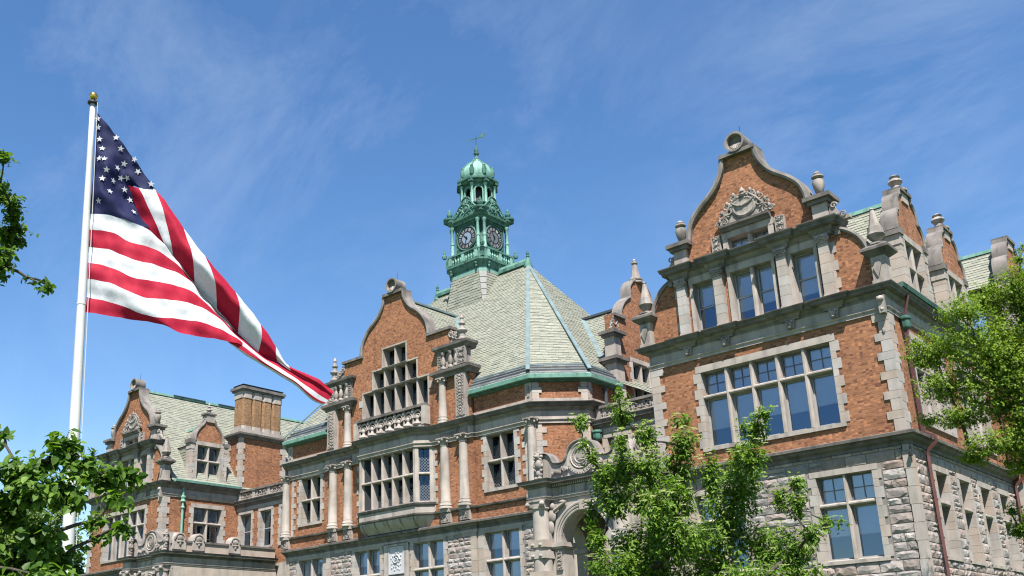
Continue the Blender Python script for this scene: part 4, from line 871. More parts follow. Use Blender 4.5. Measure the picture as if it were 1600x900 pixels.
        pth = [(a0, b1), (a0, b0), (a1, b0), (a1, b1), (a0, b1 + .001)]
        molding('chimney_cornice', pth, [(-.2, 18.6), (.08, 18.6), (.12, 18.7), (.30, 18.82), (.32, 18.95), (-.2, 19.05)], 'soot', T)
        MB().box(a0 + .08, a1 - .08, b0 + .08, b1 - .08, 19.0, 19.32).build('chimney_plinth', 'trim', T)
        s0, s1, t0, t1 = a0 + .2, a1 - .2, b0 + .2, b1 - .25; w = (t1 - t0) / 4
        for k in range(4):
            yc = t0 + w * (k + .5); xc_ = (s0 + s1) / 2; hx = (s1 - s0) / 2; hy = w / 2 - .015; ch_ = .14
            def octp(h0, h1, g, nm, mt):
                o = [(xc_ - hx - g, yc - hy + ch_), (xc_ - hx - g + ch_, yc - hy - g), (xc_ + hx + g - ch_, yc - hy - g), (xc_ + hx + g, yc - hy + ch_), (xc_ + hx + g, yc + hy - ch_), (xc_ + hx + g - ch_, yc + hy + g), (xc_ - hx - g + ch_, yc + hy + g), (xc_ - hx - g, yc + hy - ch_)]
                m_ = MB(); m_.add([(p[0], p[1], h0) for p in o] + [(p[0], p[1], h1) for p in o], [(i, (i + 1) % 8, (i + 1) % 8 + 8, i + 8) for i in range(8)] + [tuple(range(7, -1, -1)), tuple(range(8, 16))]); m_.build(nm, mt, T)
            octp(19.3, 21.75, 0, 'flue_shaft', 'brickb'); octp(19.32, 19.6, .05, 'flue_base', 'trim'); octp(21.75, 22.3, .04, 'flue_cap', 'trim')
        mb = MB(); mb.box(s0 - .12, s1 + .12, t0 - .12, t1 + .12, 22.3, 22.42); mb.box(s0 - .2, s1 + .2, t0 - .2, t1 + .2, 22.42, 22.62); mb.build('chimney_cap', 'soot', T)
        mb = MB(); mb.box(s0 - .02, s1 + .02, t0 - .02, t1 + .02, 22.62, 22.74); mb.add([(s0 - .1, t0 - .1, 22.78), (s1 + .1, t0 - .1, 22.78), (s1 + .1, t1 + .1, 22.78), (s0 - .1, t1 + .1, 22.78), ((s0 + s1) / 2, t0 + .5, 23.02), ((s0 + s1) / 2, t1 - .5, 23.02)], [(0, 1, 4), (1, 2, 5, 4), (2, 3, 5), (3, 0, 4, 5), (3, 2, 1, 0)]); mb.build('chimney_lid', 'darkroof', T)
    # back volume so that nothing is hollow
    MB().box(wx0 + .5, wx1 - .5, 1.8, Ye, ZG, 14.6).build('core', 'room', T)
    FWs = Fr((wx0, 0, 0), (0, -1, 0), (-1, 0, 0)); MB(FWs).box(-6.0, -.45, -.45, -.004, ZG, 14.4).build('side_wall', 'brick', T)
    quoins(FWs, .03, -1, 9.24, 13.64, T, .36, .54, .30, .43, .045, -.30)
TE = thing('school_pavilion', (-4.97, 6, ZG), 'gabled brick pavilion at right, nearest the camera, over rough stone ground floor', 'building', 'gabled end pavilions of the school')
pavilion(TE, 0.0, 0.0, 'E')
TW = thing('school_pavilion', (-53.82, 6, ZG), 'far gabled brick pavilion at left with chimney, behind the flagpole', 'building', 'gabled end pavilions of the school')
pavilion(TW, -48.85, -48.85, 'W')
fl = thing('floodlight', (.05, -.12, 8.35), 'small black floodlight at the right pavilion corner under the ledge', 'light')
mb = MB(); mb.box(-.02, .1, -.22, -.08, 8.28, 8.42); mb.build('lamp_head', 'black', fl)
mb = MB(); mb.tube([(.04, -.12, 8.42), (.04, -.10, 8.55), (.03, -.04, 8.6)], .02, 5); mb.build('bracket', 'black', fl)
# ------------------------------------------------------------------ links with balustrades
def link_block(T, x0, x1, wins):
    F = S(6.0); holes = []
    for a, b in wins: holes.append(window(F, T, a, b, 10.3, 12.78, 1, (), fr=.2, head=.22, sill=.15, teeth=.1, style='sash', blind=.55, bm='blindy'))
    for a, b in wins: holes.append(window(F, T, a, b, 5.0, 7.8, 1, (), fr=.2, head=.22, sill=.15, teeth=.1, style='sash', blind=.4, bm='blindy'))
    MB(F).holed([(x0 - .3, 9.0), (x1 + .3, 9.0), (x1 + .3, 13.3), (x0 - .3, 13.3)], [h for h in holes if h[2] > 9], -.4, 0).build('brick_wall', 'brick', T)
    MB(F).holed([(x0 - .3, ZG), (x1 + .3, ZG), (x1 + .3, 9.0), (x0 - .3, 9.0)], [h for h in holes if h[2] < 9], -.4, 0).build('stone_wall', 'trim', T)
    MB(F).box(x0 + .02, x1 - .02, -.1, .05, 13.02, 13.28).build('architrave', 'trim', T)
    molding('cornice', [(x0 - .2, 6.0), (x1 + .2, 6.0)], cornice_prof(13.28, 13.76, .38), 'soot', T)
    MB(F).box(x0 + .02, x1 - .02, -.25, .04, 13.77, 13.9).build('balustrade_base', 'trim', T)
    MB(F).box(x0 + .02, x1 - .02, -.28, .08, 14.38, 14.52).build('rail', 'soot', T)
    n = 4; w = (x1 - x0 - .2) / n
    for k in range(n):
        a = x0 + .1 + w * k; b = a + w
        MB(F).box(a, a + .28, -.22, .02, 13.9, 14.38).build('balustrade_pier', 'trim', T)
        mb = MB(F)
        for i in range(3):
            cu = a + .28 + (w - .28) * (i + .5) / 3; m = .2
            for s_ in (-1, 1): mb.spiral(cu + s_ * .13, 14.14, -.08, m, 1.2, .05, PI / 2, s_, 12); mb.spiral(cu + s_ * .22, 14.0, -.08, .1, 1.0, .04, 0, s_, 8)
            mb.blob(cu, -.08, 14.14, .09, .08, .22)
        mb.box(a + .28, b, -.16, -.10, 13.9, 13.96); mb.box(a + .28, b, -.16, -.10, 14.32, 14.38); mb.build('strapwork', 'carve', T)
        for i in range(2): 
            q = F.p(a + .42 + i * (w - .56), -.09, 0); MB().lathe(q[0], q[1], [(.07, 13.9), (.05, 13.95), (.10, 14.05), (.05, 14.25), (.08, 14.38)], 8).build('baluster', 'trim', T)
    MB().box(x0, x1, 6.4, 16, 13.4, 13.6).build('flat_roof', 'deck', T)
    MB().box(x0 - .3, x1 + .3, 7.5, 16, ZG, 13.4).build('core', 'room', T)
TL1 = thing('school_link', (-13.6, 6, ZG), 'low brick link with stone balustrade between the right pavilion and the central block', 'building', 'low links of the school')
link_block(TL1, -17.2, -9.97, [(-11.8, -10.5), (-14.15, -12.88), (-16.5, -15.25)])
q = (-17.0, 5.82)
mb = MB(); mb.lathe(q[0], q[1], [(.10, 12.62), (.2, 12.72), (.26, 12.82), (.26, 13.08), (.32, 13.12), (.32, 13.22), (.1, 13.26)], 8, PI / 8); mb.build('hopper_head', 'copper', TL1)
MB().tube([(q[0], q[1], 12.7), (q[0], q[1], 9.4)], .07, 6).build('downspout', 'pipe', TL1)
cartouche(S(5.98), -14.0, 12.0, 2.6, .9, .1, TL1, seed=77, finial_=False)
TL2 = thing('school_link', (-45.2, 6, ZG), 'low brick link with stone balustrade beside the far left pavilion', 'building', 'low links of the school')
link_block(TL2, -48.85, -41.66, [(-48.36, -47.05), (-45.98, -44.70), (-43.6, -42.3)])
# ------------------------------------------------------------------ central block
TC = thing('school_central_block', (XC, 11, ZG), 'central brick block with curved front gable, oriel window and tall hipped slate roof', 'building')
def central():
    T = TC; YF = 3.5; F = S(YF); B = S(YF - .12); rr = random.Random(99); mx = lambda a: 2 * XC - a
    xl, xr = mx(-19.28), -19.28
    bl, br = XC - 6.1, XC + 6.1
    # plan path of the whole front: left chamfer, front with bay step, right chamfer, east wall
    def path(step=.12, oriel=None):
        p = [(mx(-17.22), 16), (mx(-17.22), 5.56), (xl, YF), (bl, YF), (bl, YF - step)]
        if oriel: p += [(XC - 3.05, YF - step), (XC - 2.28, YF - oriel), (XC + 2.28, YF - oriel), (XC + 3.05, YF - step)]
        return p + [(br, YF - step), (br, YF), (xr, YF), (-17.22, 5.56), (-17.22, 16)]
    # ---- ground storey
    gs = []
    for a, b, FF in ((mx(-20.55), mx(-22.85), F), (-32.95, -30.80, B), (-28.05, -25.75, B), (-22.85, -20.55, F)):
        gs.append((FF, window(FF, T, a, b, 5.2, 8.46, 2, (7.0,), fr=.22, head=.16, sill=.16, teeth=.08, style='sash1', blind=(.7, .62), depth=.36)))
    def hol(lst, FF): return [h for f_, h in lst if f_ is FF]
    wl = MB(F).holed([(xl, ZG), (bl, ZG), (bl, 8.9), (xl, 8.9)], [h for h in hol(gs, F) if h[0] < XC], -.4, 0).build('stone_wall', 'mortar', T)
    wr = MB(F).holed([(br, ZG), (xr, ZG), (xr, 8.9), (br, 8.9)], [h for h in hol(gs, F) if h[0] > XC], -.4, 0).build('stone_wall', 'mortar', T)
    wm = MB(B).holed([(bl, ZG), (br, ZG), (br, 8.9), (bl, 8.9)], hol(gs, B), -.4, 0).build('stone_wall', 'mortar', T)
    # smooth margins and carved tablet
    pil = [(F, xr - .25, xr), (F, br, br + .38), (B, br - .4, br), (B, bl, bl + .4), (F, bl - .38, bl), (F, xl, xl + .3)]
    for FF, a, b in pil: quoins(FF, a, 1, ZG, 8.74, T, b - a, b - a, .6, .6, .05, -.2, name='ashlar')
    MB(B).box(XC - 1.0, XC - .66, -.1, .05, 5.0, 8.6).build('tablet_jamb', 'trim', T); MB(B).box(XC + .66, XC + 1.0, -.1, .05, 5.0, 8.6).build('tablet_jamb', 'trim', T); MB(B).box(XC - 1.0, XC + 1.0, -.1, .06, 8.45, 8.62).build('tablet_head', 'trim', T)
    tb = MB(B).box(XC - .62, XC + .62, -.1, .012, 6.9, 8.42).build('tablet', 'tablet', T)
    mb = MB(B); ring(mb, XC - .62, XC + .62, 6.9, 8.42, .07, .012, .05)
    for k in range(34):
        a = k * 2.4; r_ = .07 + .012 * k; mb.blob(XC + r_ * math.cos(a), .02, 7.66 + r_ * 1.35 * math.sin(a), .05, .045, .06, 5, 4)
    mb.spiral(XC, 7.7, .05, .3, 1.6, .035); mb.build('tablet_relief', 'tablet', tb)
    exF = [(h[0] - .2, h[1] + .2, h[2] - .12, h[3] + .12) for h in hol(gs, F)] + [(a, b, 0, 20) for FF, a, b in pil if FF is F]
    exB = [(h[0] - .2, h[1] + .2, h[2] - .12, h[3] + .12) for h in hol(gs, B)] + [(a, b, 0, 20) for FF, a, b in pil if FF is B] + [(XC - 1.0, XC + 1.0, 5.0, 8.62)]
    kw = dict(hs=(.2, .34), ws=(.35, .75))
    rocks(F, rock_layout(xl, bl, 4.6, 8.74, exF, rr, **kw), wl, 50, rr, zsplit=6.2)
    rocks(F, rock_layout(br, xr, 4.6, 8.74, exF, rr, **kw), wr, 110, rr, zsplit=6.2)
    rocks(B, rock_layout(bl, br, 4.6, 8.74, exB, rr, **kw), wm, 130, rr, zsplit=6.2)
    molding('ashlar_band', path(), [(-.06, 8.56), (.06, 8.56), (.06, 8.74), (-.06, 8.74)], 'trim', T)
    molding('string_course', path(), [(-.06, 8.745), (.08, 8.745), (.08, 8.86), (.20, 8.93), (.24, 9.02), (.36, 9.05), (.37, 9.15), (.33, 9.18), (-.06, 9.25)], 'soot', T)
    molding('sill_band', path(), [(-.06, 9.82), (.06, 9.82), (.14, 9.88), (.16, 9.96), (-.06, 10.0)], 'soot', T)
    # ---- first floor
    fw = [(F, window(F, T, a, b, 10.75, 13.60, 2, (12.18,), fr=.22, head=.12, sill=.2, teeth=.16, style='lattice', blind=0, depth=.52, mw=.12)) for a, b in ((mx(-20.62), mx(-22.52)), (-22.52, -20.62))]
    MB(F).holed([(xl, 8.9), (bl, 8.9), (bl, 16.0), (xl, 16.0)], [fw[0][1]], -.4, 0).build('brick_wall', 'brick', T)
    MB(F).holed([(br, 8.9), (xr, 8.9), (xr, 16.0), (br, 16.0)], [fw[1][1]], -.4, 0).build('brick_wall', 'brick', T)
    MB(B).holed([(bl, 8.9), (br, 8.9), (br, 15.0), (bl, 15.0)], [(XC - 2.9, XC + 2.9, 10.4, 13.8)], -.4, 0).build('brick_wall', 'brick', T)
    for x in (XC - 5.43, XC - 4.03, XC + 4.03, XC + 5.43):
        column(x, YF - .24, 10.02, 13.92, .265, T)
        relief(B, x - .3, x + .3, 9.27, 9.8, .20, T, 'carved_pedestal', seed=int(x * 7)); MB(B).box(x - .34, x + .34, -.1, .28, 9.83, 10.02).build('column_plinth', 'trim', T)
        MB(B).box(x - .34, x + .34, -.1, .10, 9.256, 9.8).build('pedestal', 'trim', T)
    for x, sx in ((xl + .1, -1), (xr - .12, 1)):
        column(x + sx * .1, YF - .16, 10.02, 13.92, .25, T); MB(F).box(x + sx * .1 - .33, x + sx * .1 + .33, -.1, .42, 9.83, 10.02).build('column_plinth', 'trim', T); relief(F, x + sx * .1 - .28, x + sx * .1 + .28, 9.27, 9.8, .26, T, 'carved_pedestal', seed=int(x * 5)); MB(F).box(x + sx * .1 - .32, x + sx * .1 + .32, -.1, .14, 9.256, 9.8).build('pedestal', 'trim', T)
        quoins(F, x - sx * .28, -sx, 10.02, 13.7, T, .22, .42, .40, .30, .03, -.2)
    for sg in (-1, 1): quoins(B, XC + sg * 3.05, sg, 10.02, 13.7, T, .12, .3, .40, .30, .03, -.2, name='jamb_block')
    # entablature (breaks forward round the bay and the oriel)
    molding('architrave', path(.18, .86), [(-.06, 13.66), (.08, 13.66), (.08, 13.78), (.11, 13.8), (.15, 13.84), (.15, 13.88), (-.06, 13.9)], 'trim', T)
    molding('frieze', path(.18, .86), [(-.06, 13.905), (.05, 13.905), (.05, 14.3), (-.06, 14.3)], 'trim', T)
    pc = path(.18, .86); cornice2('cornice', pc, 14.305, 14.74, .48, T)
    for a, b in ((XC - 5.75, XC - 3.7), (XC + 3.7, XC + 5.75)): relief(B, a, b, 13.93, 14.28, .16, T, 'carved_frieze', seed=int(a), dens=1.2, frame=False)
    for a, b in ((xl - .02, bl), (br, xr + .02)): MB(F).box(a, b, -.2, .10, 14.745, 14.98).build('blocking_course', 'trim', T)
    # attic end piers
    for a, b in ((xr - .42, xr + .02), (xl - .02, xl + .42)):
        MB(F).box(a, b, -.2, .06, 14.98, 15.86).build('attic_pier', 'trim', T); MB(F).prism([((a + b) / 2 - .08, 15.1), ((a + b) / 2 + .08, 15.1), ((a + b) / 2 + .05, 15.7), ((a + b) / 2 - .05, 15.7)], .06, .10).build('pier_drop', 'carve', T)
    # ---- chamfers
    for sg in (1, -1):
        O = (xr, YF, 0) if sg > 0 else (mx(-17.22), 5.56, 0); u = (1, 1, 0) if sg > 0 else (1, -1, 0); n = (1, -1, 0) if sg > 0 else (-1, -1, 0)
        CF = Fr(O, u, n); ln = 2.06 * math.sqrt(2)
        MB(CF).box(0.02, ln - .02, -.4, 0, ZG, 16.0).build('chamfer_wall', 'brick', T)
        quoins(CF, 0, 1, 9.26, 13.66, T, .42, .66, .40, .30, .035, -.2); quoins(CF, ln, -1, 9.26, 13.66, T, .42, .66, .40, .30, .035, -.2)
        MB(CF).box(.0, ln, -.2, .10, 14.745, 14.98).build('blocking_course', 'trim', T)
        quoins(CF, 0, 1, 14.98, 15.86, T, .36, .5, .3, .3, .06, -.2); quoins(CF, ln, -1, 14.98, 15.86, T, .36, .5, .3, .3, .06, -.2)
        MB(CF).box(0.0, ln, -.2, .03, ZG, 8.74).build('stone_wall', 'trim', T)
    FE = E(-17.22)
    egw = window(FE, T, 10.1, 12.9, 15.5, 17.9, 3, (16.65,), fr=.2, head=.25, sill=.15, style='sash1', blind=0)
    MB(FE).box(5.58, 17.4, -.4, 0, ZG, 14.5).build('brick_wall', 'brick', T); MB(FE).box(5.58, 8.9, -.4, -.003, 14.5, 16.0).build('brick_wall', 'brick', T)
    MB(FE).box(5.6, 8.2, -.2, .10, 14.745, 14.98).build('blocking_course', 'trim', T)
    quoins(FE, 5.56, 1, 14.98, 15.86, T, .3, .36, .3, .3, .06, -.2)
    MB().lathe(-17.08, 7.0, [(.10, 14.6), (.10, 15.6), (.14, 15.65), (.12, 15.75)], 8).build('vent_pipe', 'darkroof', T)
    # ---- oriel
    OY = 2.66; OF = S(OY); zo0, zo1 = 10.62, 13.62
    window(OF, T, XC - 2.18, XC + 2.18, zo0, zo1, 5, (12.17,), fr=.12, head=.14, sill=.12, blocks=False, style='lattice', blind=0, depth=.50, mw=.14, name='oriel_window')
    for sg in (1, -1):
        O = (XC + 2.28, OY, 0) if sg > 0 else (XC - 3.02, YF - .12, 0); dxy = (.74, .72) if sg > 0 else (.74, -.72); nn = (.72, -.74) if sg > 0 else (-.72, -.74)
        SF = Fr(O, (*dxy, 0), (*nn, 0)); ln = math.hypot(.74, .72)
        window(SF, T, .22, ln - .20, zo0, zo1, 1, (12.17,), fr=.20, head=.14, sill=.12, blocks=False, style='lattice', blind=0, depth=.26, name='oriel_side_window')
    op = [(XC - 3.15, YF - .05), (XC - 2.30, OY), (XC + 2.30, OY), (XC + 3.15, YF - .05)]
    molding('oriel_sill', op, [(-.15, 10.36), (.05, 10.36), (.12, 10.42), (.16, 10.52), (.10, 10.58), (-.15, 10.60)], 'soot', T)
    molding('oriel_apron', op, [(-.15, 9.98), (.03, 9.98), (.03, 10.36), (-.15, 10.36)], 'trim', T)
    molding('oriel_ledge', op, [(-.15, 9.82), (.02, 9.82), (.10, 9.88), (.12, 9.96), (-.15, 9.98)], 'soot', T)
    ob = [(XC - 2.6, YF - .1), (XC - 2.0, YF - .42), (XC + 2.0, YF - .42), (XC + 2.6, YF - .1)]
    mb = MB(); nz = 7; rows = []
    for k in range(nz):
        q = k / (nz - 1); g = math.sin(q * PI / 2) ** 1.3; rows.append([(a[0] + (b[0] - a[0]) * g, a[1] + (b[1] - a[1]) * g, 9.22 + .60 * q) for a, b in zip(ob, op)])
    for k in range(nz - 1): mb.strip(rows[k], rows[k + 1])
    mb.build('oriel_corbel', 'trim', T)
    for k in range(5):
        x = XC - 2.1 + k * 1.05; mb = MB()
        mb.tube([(x, ob[1][1] + (op[1][1] - ob[1][1]) * math.sin(q * PI / 2) ** 1.3 - .012, 9.24 + .56 * q) for q in (0, .2, .4, .6, .8, 1)], .02, 4); mb.build('corbel_rib', 'soot', T)
    MB().box(XC - 2.2, XC + 2.2, OY + .5, YF + .2, 9.3, 10.4).build('oriel_core', 'trim', T)
    # ---- pierced parapet over the oriel
    PF = S(YF - .62); a0, a1 = XC - 2.9, XC + 2.9
    MB(PF).box(a0, a1, -.3, .06, 14.75, 14.92).build('parapet_base', 'trim', T); MB(PF).box(a0 - .05, a1 + .05, -.34, .08, 15.98, 16.14).build('parapet_rail', 'soot', T)
    n = 7; w = (a1 - a0 - .5) / n
    for k in range(n):
        cu = a0 + .25 + w * (k + .5); mb = MB(PF)
        arc = [(cu + w * .42 * math.cos(t), -.1, 15.46 + .40 * math.sin(t)) for t in [PI * i / 10 for i in range(11)]]
        mb.tube(arc, .07, 6); mb.tube([(cu + w * .26 * math.cos(t), -.1, 15.42 + .24 * math.sin(t)) for t in [PI * i / 8 for i in range(9)]], .045, 5)
        mb.lathe(cu - w * .48, -.1, [(.10, 14.92), (.12, 15.0), (.06, 15.1), (.05, 15.4), (.09, 15.46), (.05, 15.52), (.06, 15.98)], 8)
        mb.lathe(cu, -.06, [(.24, 14.92), (.30, 15.02), (.26, 15.14), (.12, 15.18), (.07, 15.3), (.12, 15.4), (.10, 15.5), (.03, 15.56)], 10)
        mb.blob(cu - w * .48, -.06, 15.82, .12, .08, .13)
        mb.build('arcade_tracery', 'trim', T)
    MB(PF).box(a0 + .2, a1 - .2, -.34, -.3, 14.9, 15.99).build('parapet_back', 'carve', T)
    for a in (a0 + .02, a1 - .02): MB(PF).box(a - .14, a + .14, -.34, .10, 14.92, 15.98).build('parapet_pier', 'trim', T)
    FEp = Fr((a1 - .1, YF - .62, 0), (0, 1, 0), (1, 0, 0)); MB(FEp).box(.1, .6, -.2, .05, 14.92, 15.98).build('parapet_return', 'trim', T)
    # ---- the gable
    G = S(YF - .14); c = XC
    pr = smooth_poly([(2.80, 20.36), (2.76, 20.75), (2.60, 21.2), (2.32, 21.62), (1.98, 21.95), (1.55, 22.25), (1.18, 22.58), (.92, 22.95), (.78, 23.3), (.74, 23.62)], 4)
    tiers = [(-2.75, 2.75, 16.25, 17.88, 6), (-1.86, 1.86, 17.97, 19.10, 4), (-.98, .98, 19.19, 20.34, 2)]
    hs_ = []
    for k, (a, b, z0, z1, n_) in enumerate(tiers):
        window(G, T, c + a, c + b, z0, z1, n_, (), fr=.10, head=.09, sill=.02 if k else .14, blocks=False, style='lattice', blind=0, depth=.56, mw=.12, name='gable_window')
    hole = [(c - 2.8, 16.2), (c + 2.8, 16.2), (c + 2.8, 17.92), (c + 1.9, 17.92), (c + 1.9, 19.14), (c + 1.02, 19.14), (c + 1.02, 20.4), (c - 1.02, 20.4), (c - 1.02, 19.14), (c - 1.9, 19.14), (c - 1.9, 17.92), (c - 2.8, 17.92)]
    outl = [(c - 6.0, 14.7), (c + 6.0, 14.7), (c + 6.0, 17.4), (c + 4.55, 17.4), (c + 4.55, 20.2), (c + 2.8, 20.2)] + [(c + a, z) for a, z in pr] + [(c - a, z) for a, z in pr[::-1]] + [(c - 2.8, 20.2), (c - 4.55, 20.2), (c - 4.55, 17.4), (c - 6.0, 17.4)]
    MB(G).holed(outl, [hole], -.5, 0).build('gable_wall', 'brick', T)
    for sg in (-1, 1):
        for zz in (17.1,): MB(G).box(*sorted((c + sg * 2.85, c + sg * 3.14)), -.2, .03, zz, zz + .42).build('jamb_block', 'trimc', T)
        MB(G).box(*sorted((c + sg * 2.78, c + sg * 4.68)), -.55, .14, 20.22, 20.38).build('shoulder_coping', 'soot', T)
    coping(G, [(c + a, z) for a, z in pr[::-1]], .2, -.6, .16, T); coping(G, [(c - a, z) for a, z in pr], .2, -.6, .16, T)
    MB(G).box(c - .86, c + .86, -.65, .2, 23.62, 23.80).build('gable_cap', 'soot', T)
    scroll_top(G, c, 24.2, .47, -.6, .26, T)
    MB(G).tube([(c + .1, -.2, 24.5), (c + .1, -.2, 25.1)], .012, 5).build('lightning_rod', 'black', T)
    # flanking two-stage piers
    for sg in (-1, 1):
        xa, xb = c + sg * 3.55, c + sg * 6.05; lo, hi = min(xa, xb), max(xa, xb)
        q = G.p(c + sg * 4.03, .16, 0); column(q[0], q[1], 14.76, 17.36, .22, T, cap=.36, name='gable_column')
        st = MB(G).box(*sorted((c + sg * 5.08, c + sg * 5.86)), -.4, .26, 14.76, 17.36).build('strip_pilaster', 'trim', T)
        relief(G, *sorted((c + sg * 5.16, c + sg * 5.78)), 14.95, 17.3, .27, st, 'carved_strip', seed=4 + sg, dens=1.6)
        molding('pier_cornice', [(lo, YF + .3), (lo, YF - .30), (hi, YF - .30), (hi, YF + .45)], [(-.5, 17.36), (.05, 17.36), (.1, 17.5), (.26, 17.62), (.28, 17.78), (-.5, 17.9)], 'soot', T)
        k0, k1 = sorted((c + sg * 3.75, c + sg * 5.95)); MB(G).box(k0 + .15, k1 - .1, -.3, .02, 17.9, 18.85).build('pier_panel', 'carve', T)
        for t in (0.12, .42, .66):
            q = G.p(c + sg * (3.9 + 1.9 * t), .14, 0)
            MB().lathe(q[0], q[1], [(.17, 17.88), (.17, 17.96), (.08, 18.05), (.17, 18.28), (.10, 18.5), (.07, 18.62), (.14, 18.74), (.15, 18.86)], 10).build('pier_baluster', 'carve', T)
        relief(G, *sorted((c + sg * 5.25, c + sg * 5.92)), 17.9, 18.86, .22, T, 'carved_block', seed=9 + sg)
        relief(G, *sorted((c + sg * 3.7, c + sg * 4.0)), 17.9, 18.86, .16, T, 'carved_block', seed=19 + sg)
        molding('pier_top_cornice', [(lo + .12, YF + .3), (lo + .12, YF - .26), (hi - .12, YF - .26), (hi - .12, YF + .45)], [(-.5, 18.86), (.05, 18.86), (.1, 18.98), (.24, 19.1), (.26, 19.24), (-.5, 19.36)], 'soot', T)
        q = G.p(c + sg * 5.5, -.02, 0); finial(q[0], q[1], 19.34, 1.55, .30, T)
        mb = MB(G); b0 = c + sg * 4.6
        for k in range(3): mb.spiral(b0 + sg * (.1 + .25 * k), 19.6 + .22 * (2 - k) * .6, 0, .22, 1.3, .07, PI / 2, sg)
        mb.prism([(b0, 19.34), (b0 + sg * .75, 19.34), (b0 + sg * .5, 19.6), (b0 + sg * .1, 20.1), (b0, 20.1)][::sg], -.12, -.02)
        for k in range(5): mb.blob(b0 + sg * (.05 + .15 * k), .0, 19.55 + .1 * (4 - k), .09, .08, .09)
        mb.build('carved_scroll', 'carve', T)
    # ---- roofs
    ez, ey, rz, ry = 16.2, 3.12, 26.73, 11.5; hx = 4.1; R0, R1 = (XC - hx, ry, rz), (XC + hx, ry, rz)
    e0, e1 = (xl - .1, ey, ez), (xr + .1, ey, ez); e2 = (-16.88, 5.4, ez); e3 = (-16.88, 17.6, ez); w2_ = (mx(-16.88), 5.4, ez)
    tq = ((XC - 6.0) - e0[0]) / (R0[0] - e0[0]); hl = tuple(Vector(e0) + (Vector(R0) - Vector(e0)) * tq); hr = (2 * XC - hl[0], hl[1], hl[2]); sl0 = (rz - ez) / (ry - ey); yg = 3.95; zg_ = ez + (yg - ey) * sl0
    slates('roof', [(XC + 6.0, ey, ez), e1, hr], T, budget=60, seed=1); slates('roof', [e0, (XC - 6.0, ey, ez), hl], T, seed=11); slates('roof', [(XC - 6.0, yg, zg_), (XC + 6.0, yg, zg_), hr, R1, R0, hl], T, budget=60, seed=12); slates('hip_roof', [e1, e2, R1], T, budget=60, seed=2); slates('hip_roof', [e2, e3, R1], T, budget=60, seed=3)
    slates('hip_roof', [w2_, e0, R0], T, seed=4); MB().add([w2_, R0, (mx(-16.88), 17.6, ez)], [(0, 1, 2)]).build('hip_roof', 'slate', T); MB().add([e3, (mx(-16.88), 17.6, ez), R0, R1], [(0, 1, 2, 3)]).build('roof_back', 'slate', T)
    for a, b in ((e1, R1), (e2, R1), (e0, R0)): bar3(Vector(a) + Vector((0, 0, .25)), b, .21, .08, 'hip_flashing', 'lead', T)
    for a, b in ((R1, (XC + 1.7, ry, rz)), (R0, (XC - 1.7, ry, rz))):
        bar3(Vector(a) + Vector((0, 0, .06)), Vector(b) + Vector((0, 0, .06)), .42, .22, 'ridge', 'copper', T); bar3(Vector(a) + Vector((0, 0, .3)), Vector(b) + Vector((0, 0, .3)), .22, .16, 'ridge_cap', 'copperl', T)
    for P in (R0, R1):
        MB().lathe(P[0], P[1], [(.30, rz - .2), (.22, rz + .1), (.13, rz + .40), (.08, rz + .5), (.12, rz + .54), (.12, rz + .6), (.07, rz + .64), (.10, rz + .74), (.11, rz + .8), (.05, rz + .86), (.06, rz + .92), (.015, rz + 1.02)], 10).build('roof_finial', 'copper', T)
    # eaves: copper gutter, lead apron, snow guards
    gp = [(mx(-17.22), 16), (mx(-17.22), 5.56), (xl, YF), (XC - 6.05, YF)]; gq = [(XC + 6.05, YF), (xr, YF), (-17.22, 5.56), (-17.22, 8.3)]
    for pth in (gp, gq):
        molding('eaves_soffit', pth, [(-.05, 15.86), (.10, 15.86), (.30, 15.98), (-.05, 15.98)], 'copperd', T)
        molding('gutter', pth, [(-.05, 15.985), (.34, 15.985), (.42, 16.0), (.46, 16.20), (.40, 16.23), (.05, 16.2)], 'copperl', T)
    sl = (rz - ez) / (ry - ey)
    def up(p, k, lift=.07): # move an eave point up its slope by height k toward the ridge end
        r_ = R1 if p[0] > XC else R0; q = Vector(p) + (Vector(r_) - Vector(p)) * (k / (rz - ez)); q.z += lift; return q
    fe0, fe1 = (XC + 6.0, ey, ez), e1
    def upf(p, k): return Vector((p[0], p[1] + k / sl, p[2] + k + .07))
    for k, (w, hgt, mt, nm) in enumerate(((.05, .07, 'darkroof', 'snow_guard'), (.05, .07, 'darkroof', 'snow_guard'), (.05, .06, 'lead', 'snow_guard'))):
        zz = .22 + .2 * k
        bar3(upf(fe0, zz), up(e1, zz), w, hgt, nm, mt, T); bar3(up(e1, zz), up(e2, zz), w, hgt, nm, mt, T); bar3(up(e2, zz), (e2[0] - zz / 1.2566, 8.1, ez + zz + .07), w, hgt, nm, mt, T)
        bar3(up(e0, zz), upf((XC - 6.0, ey, ez), zz), w, hgt, nm, mt, T)
    def apron(a, b, c_, d_): MB().add([tuple(a), tuple(b), tuple(c_), tuple(d_)], [(0, 1, 2, 3)]).build('eaves_apron', 'apron', T)
    li = .05
    apron(upf(fe0, .02), up(e1, .02, li), up(e1, .75, li), upf(fe0, .75)); apron(up(e1, .02, li), up(e2, .02, li), up(e2, .75, li), up(e1, .75, li)); apron(up(e0, .02, li), upf((XC - 6, ey, ez), .02), upf((XC - 6, ey, ez), .75), up(e0, .75, li))
    q3 = Vector((e2[0], 8.2, ez + li + .02)); apron(up(e2, .02, li), q3, q3 + Vector((-.75 / 1.2566, 0, .75)), up(e2, .75, li))
    # roof behind the front gable
    gz = 23.5; gy = ey + (gz - ez) / sl; lz = 18.4; ly = ey + (lz - ez) / sl
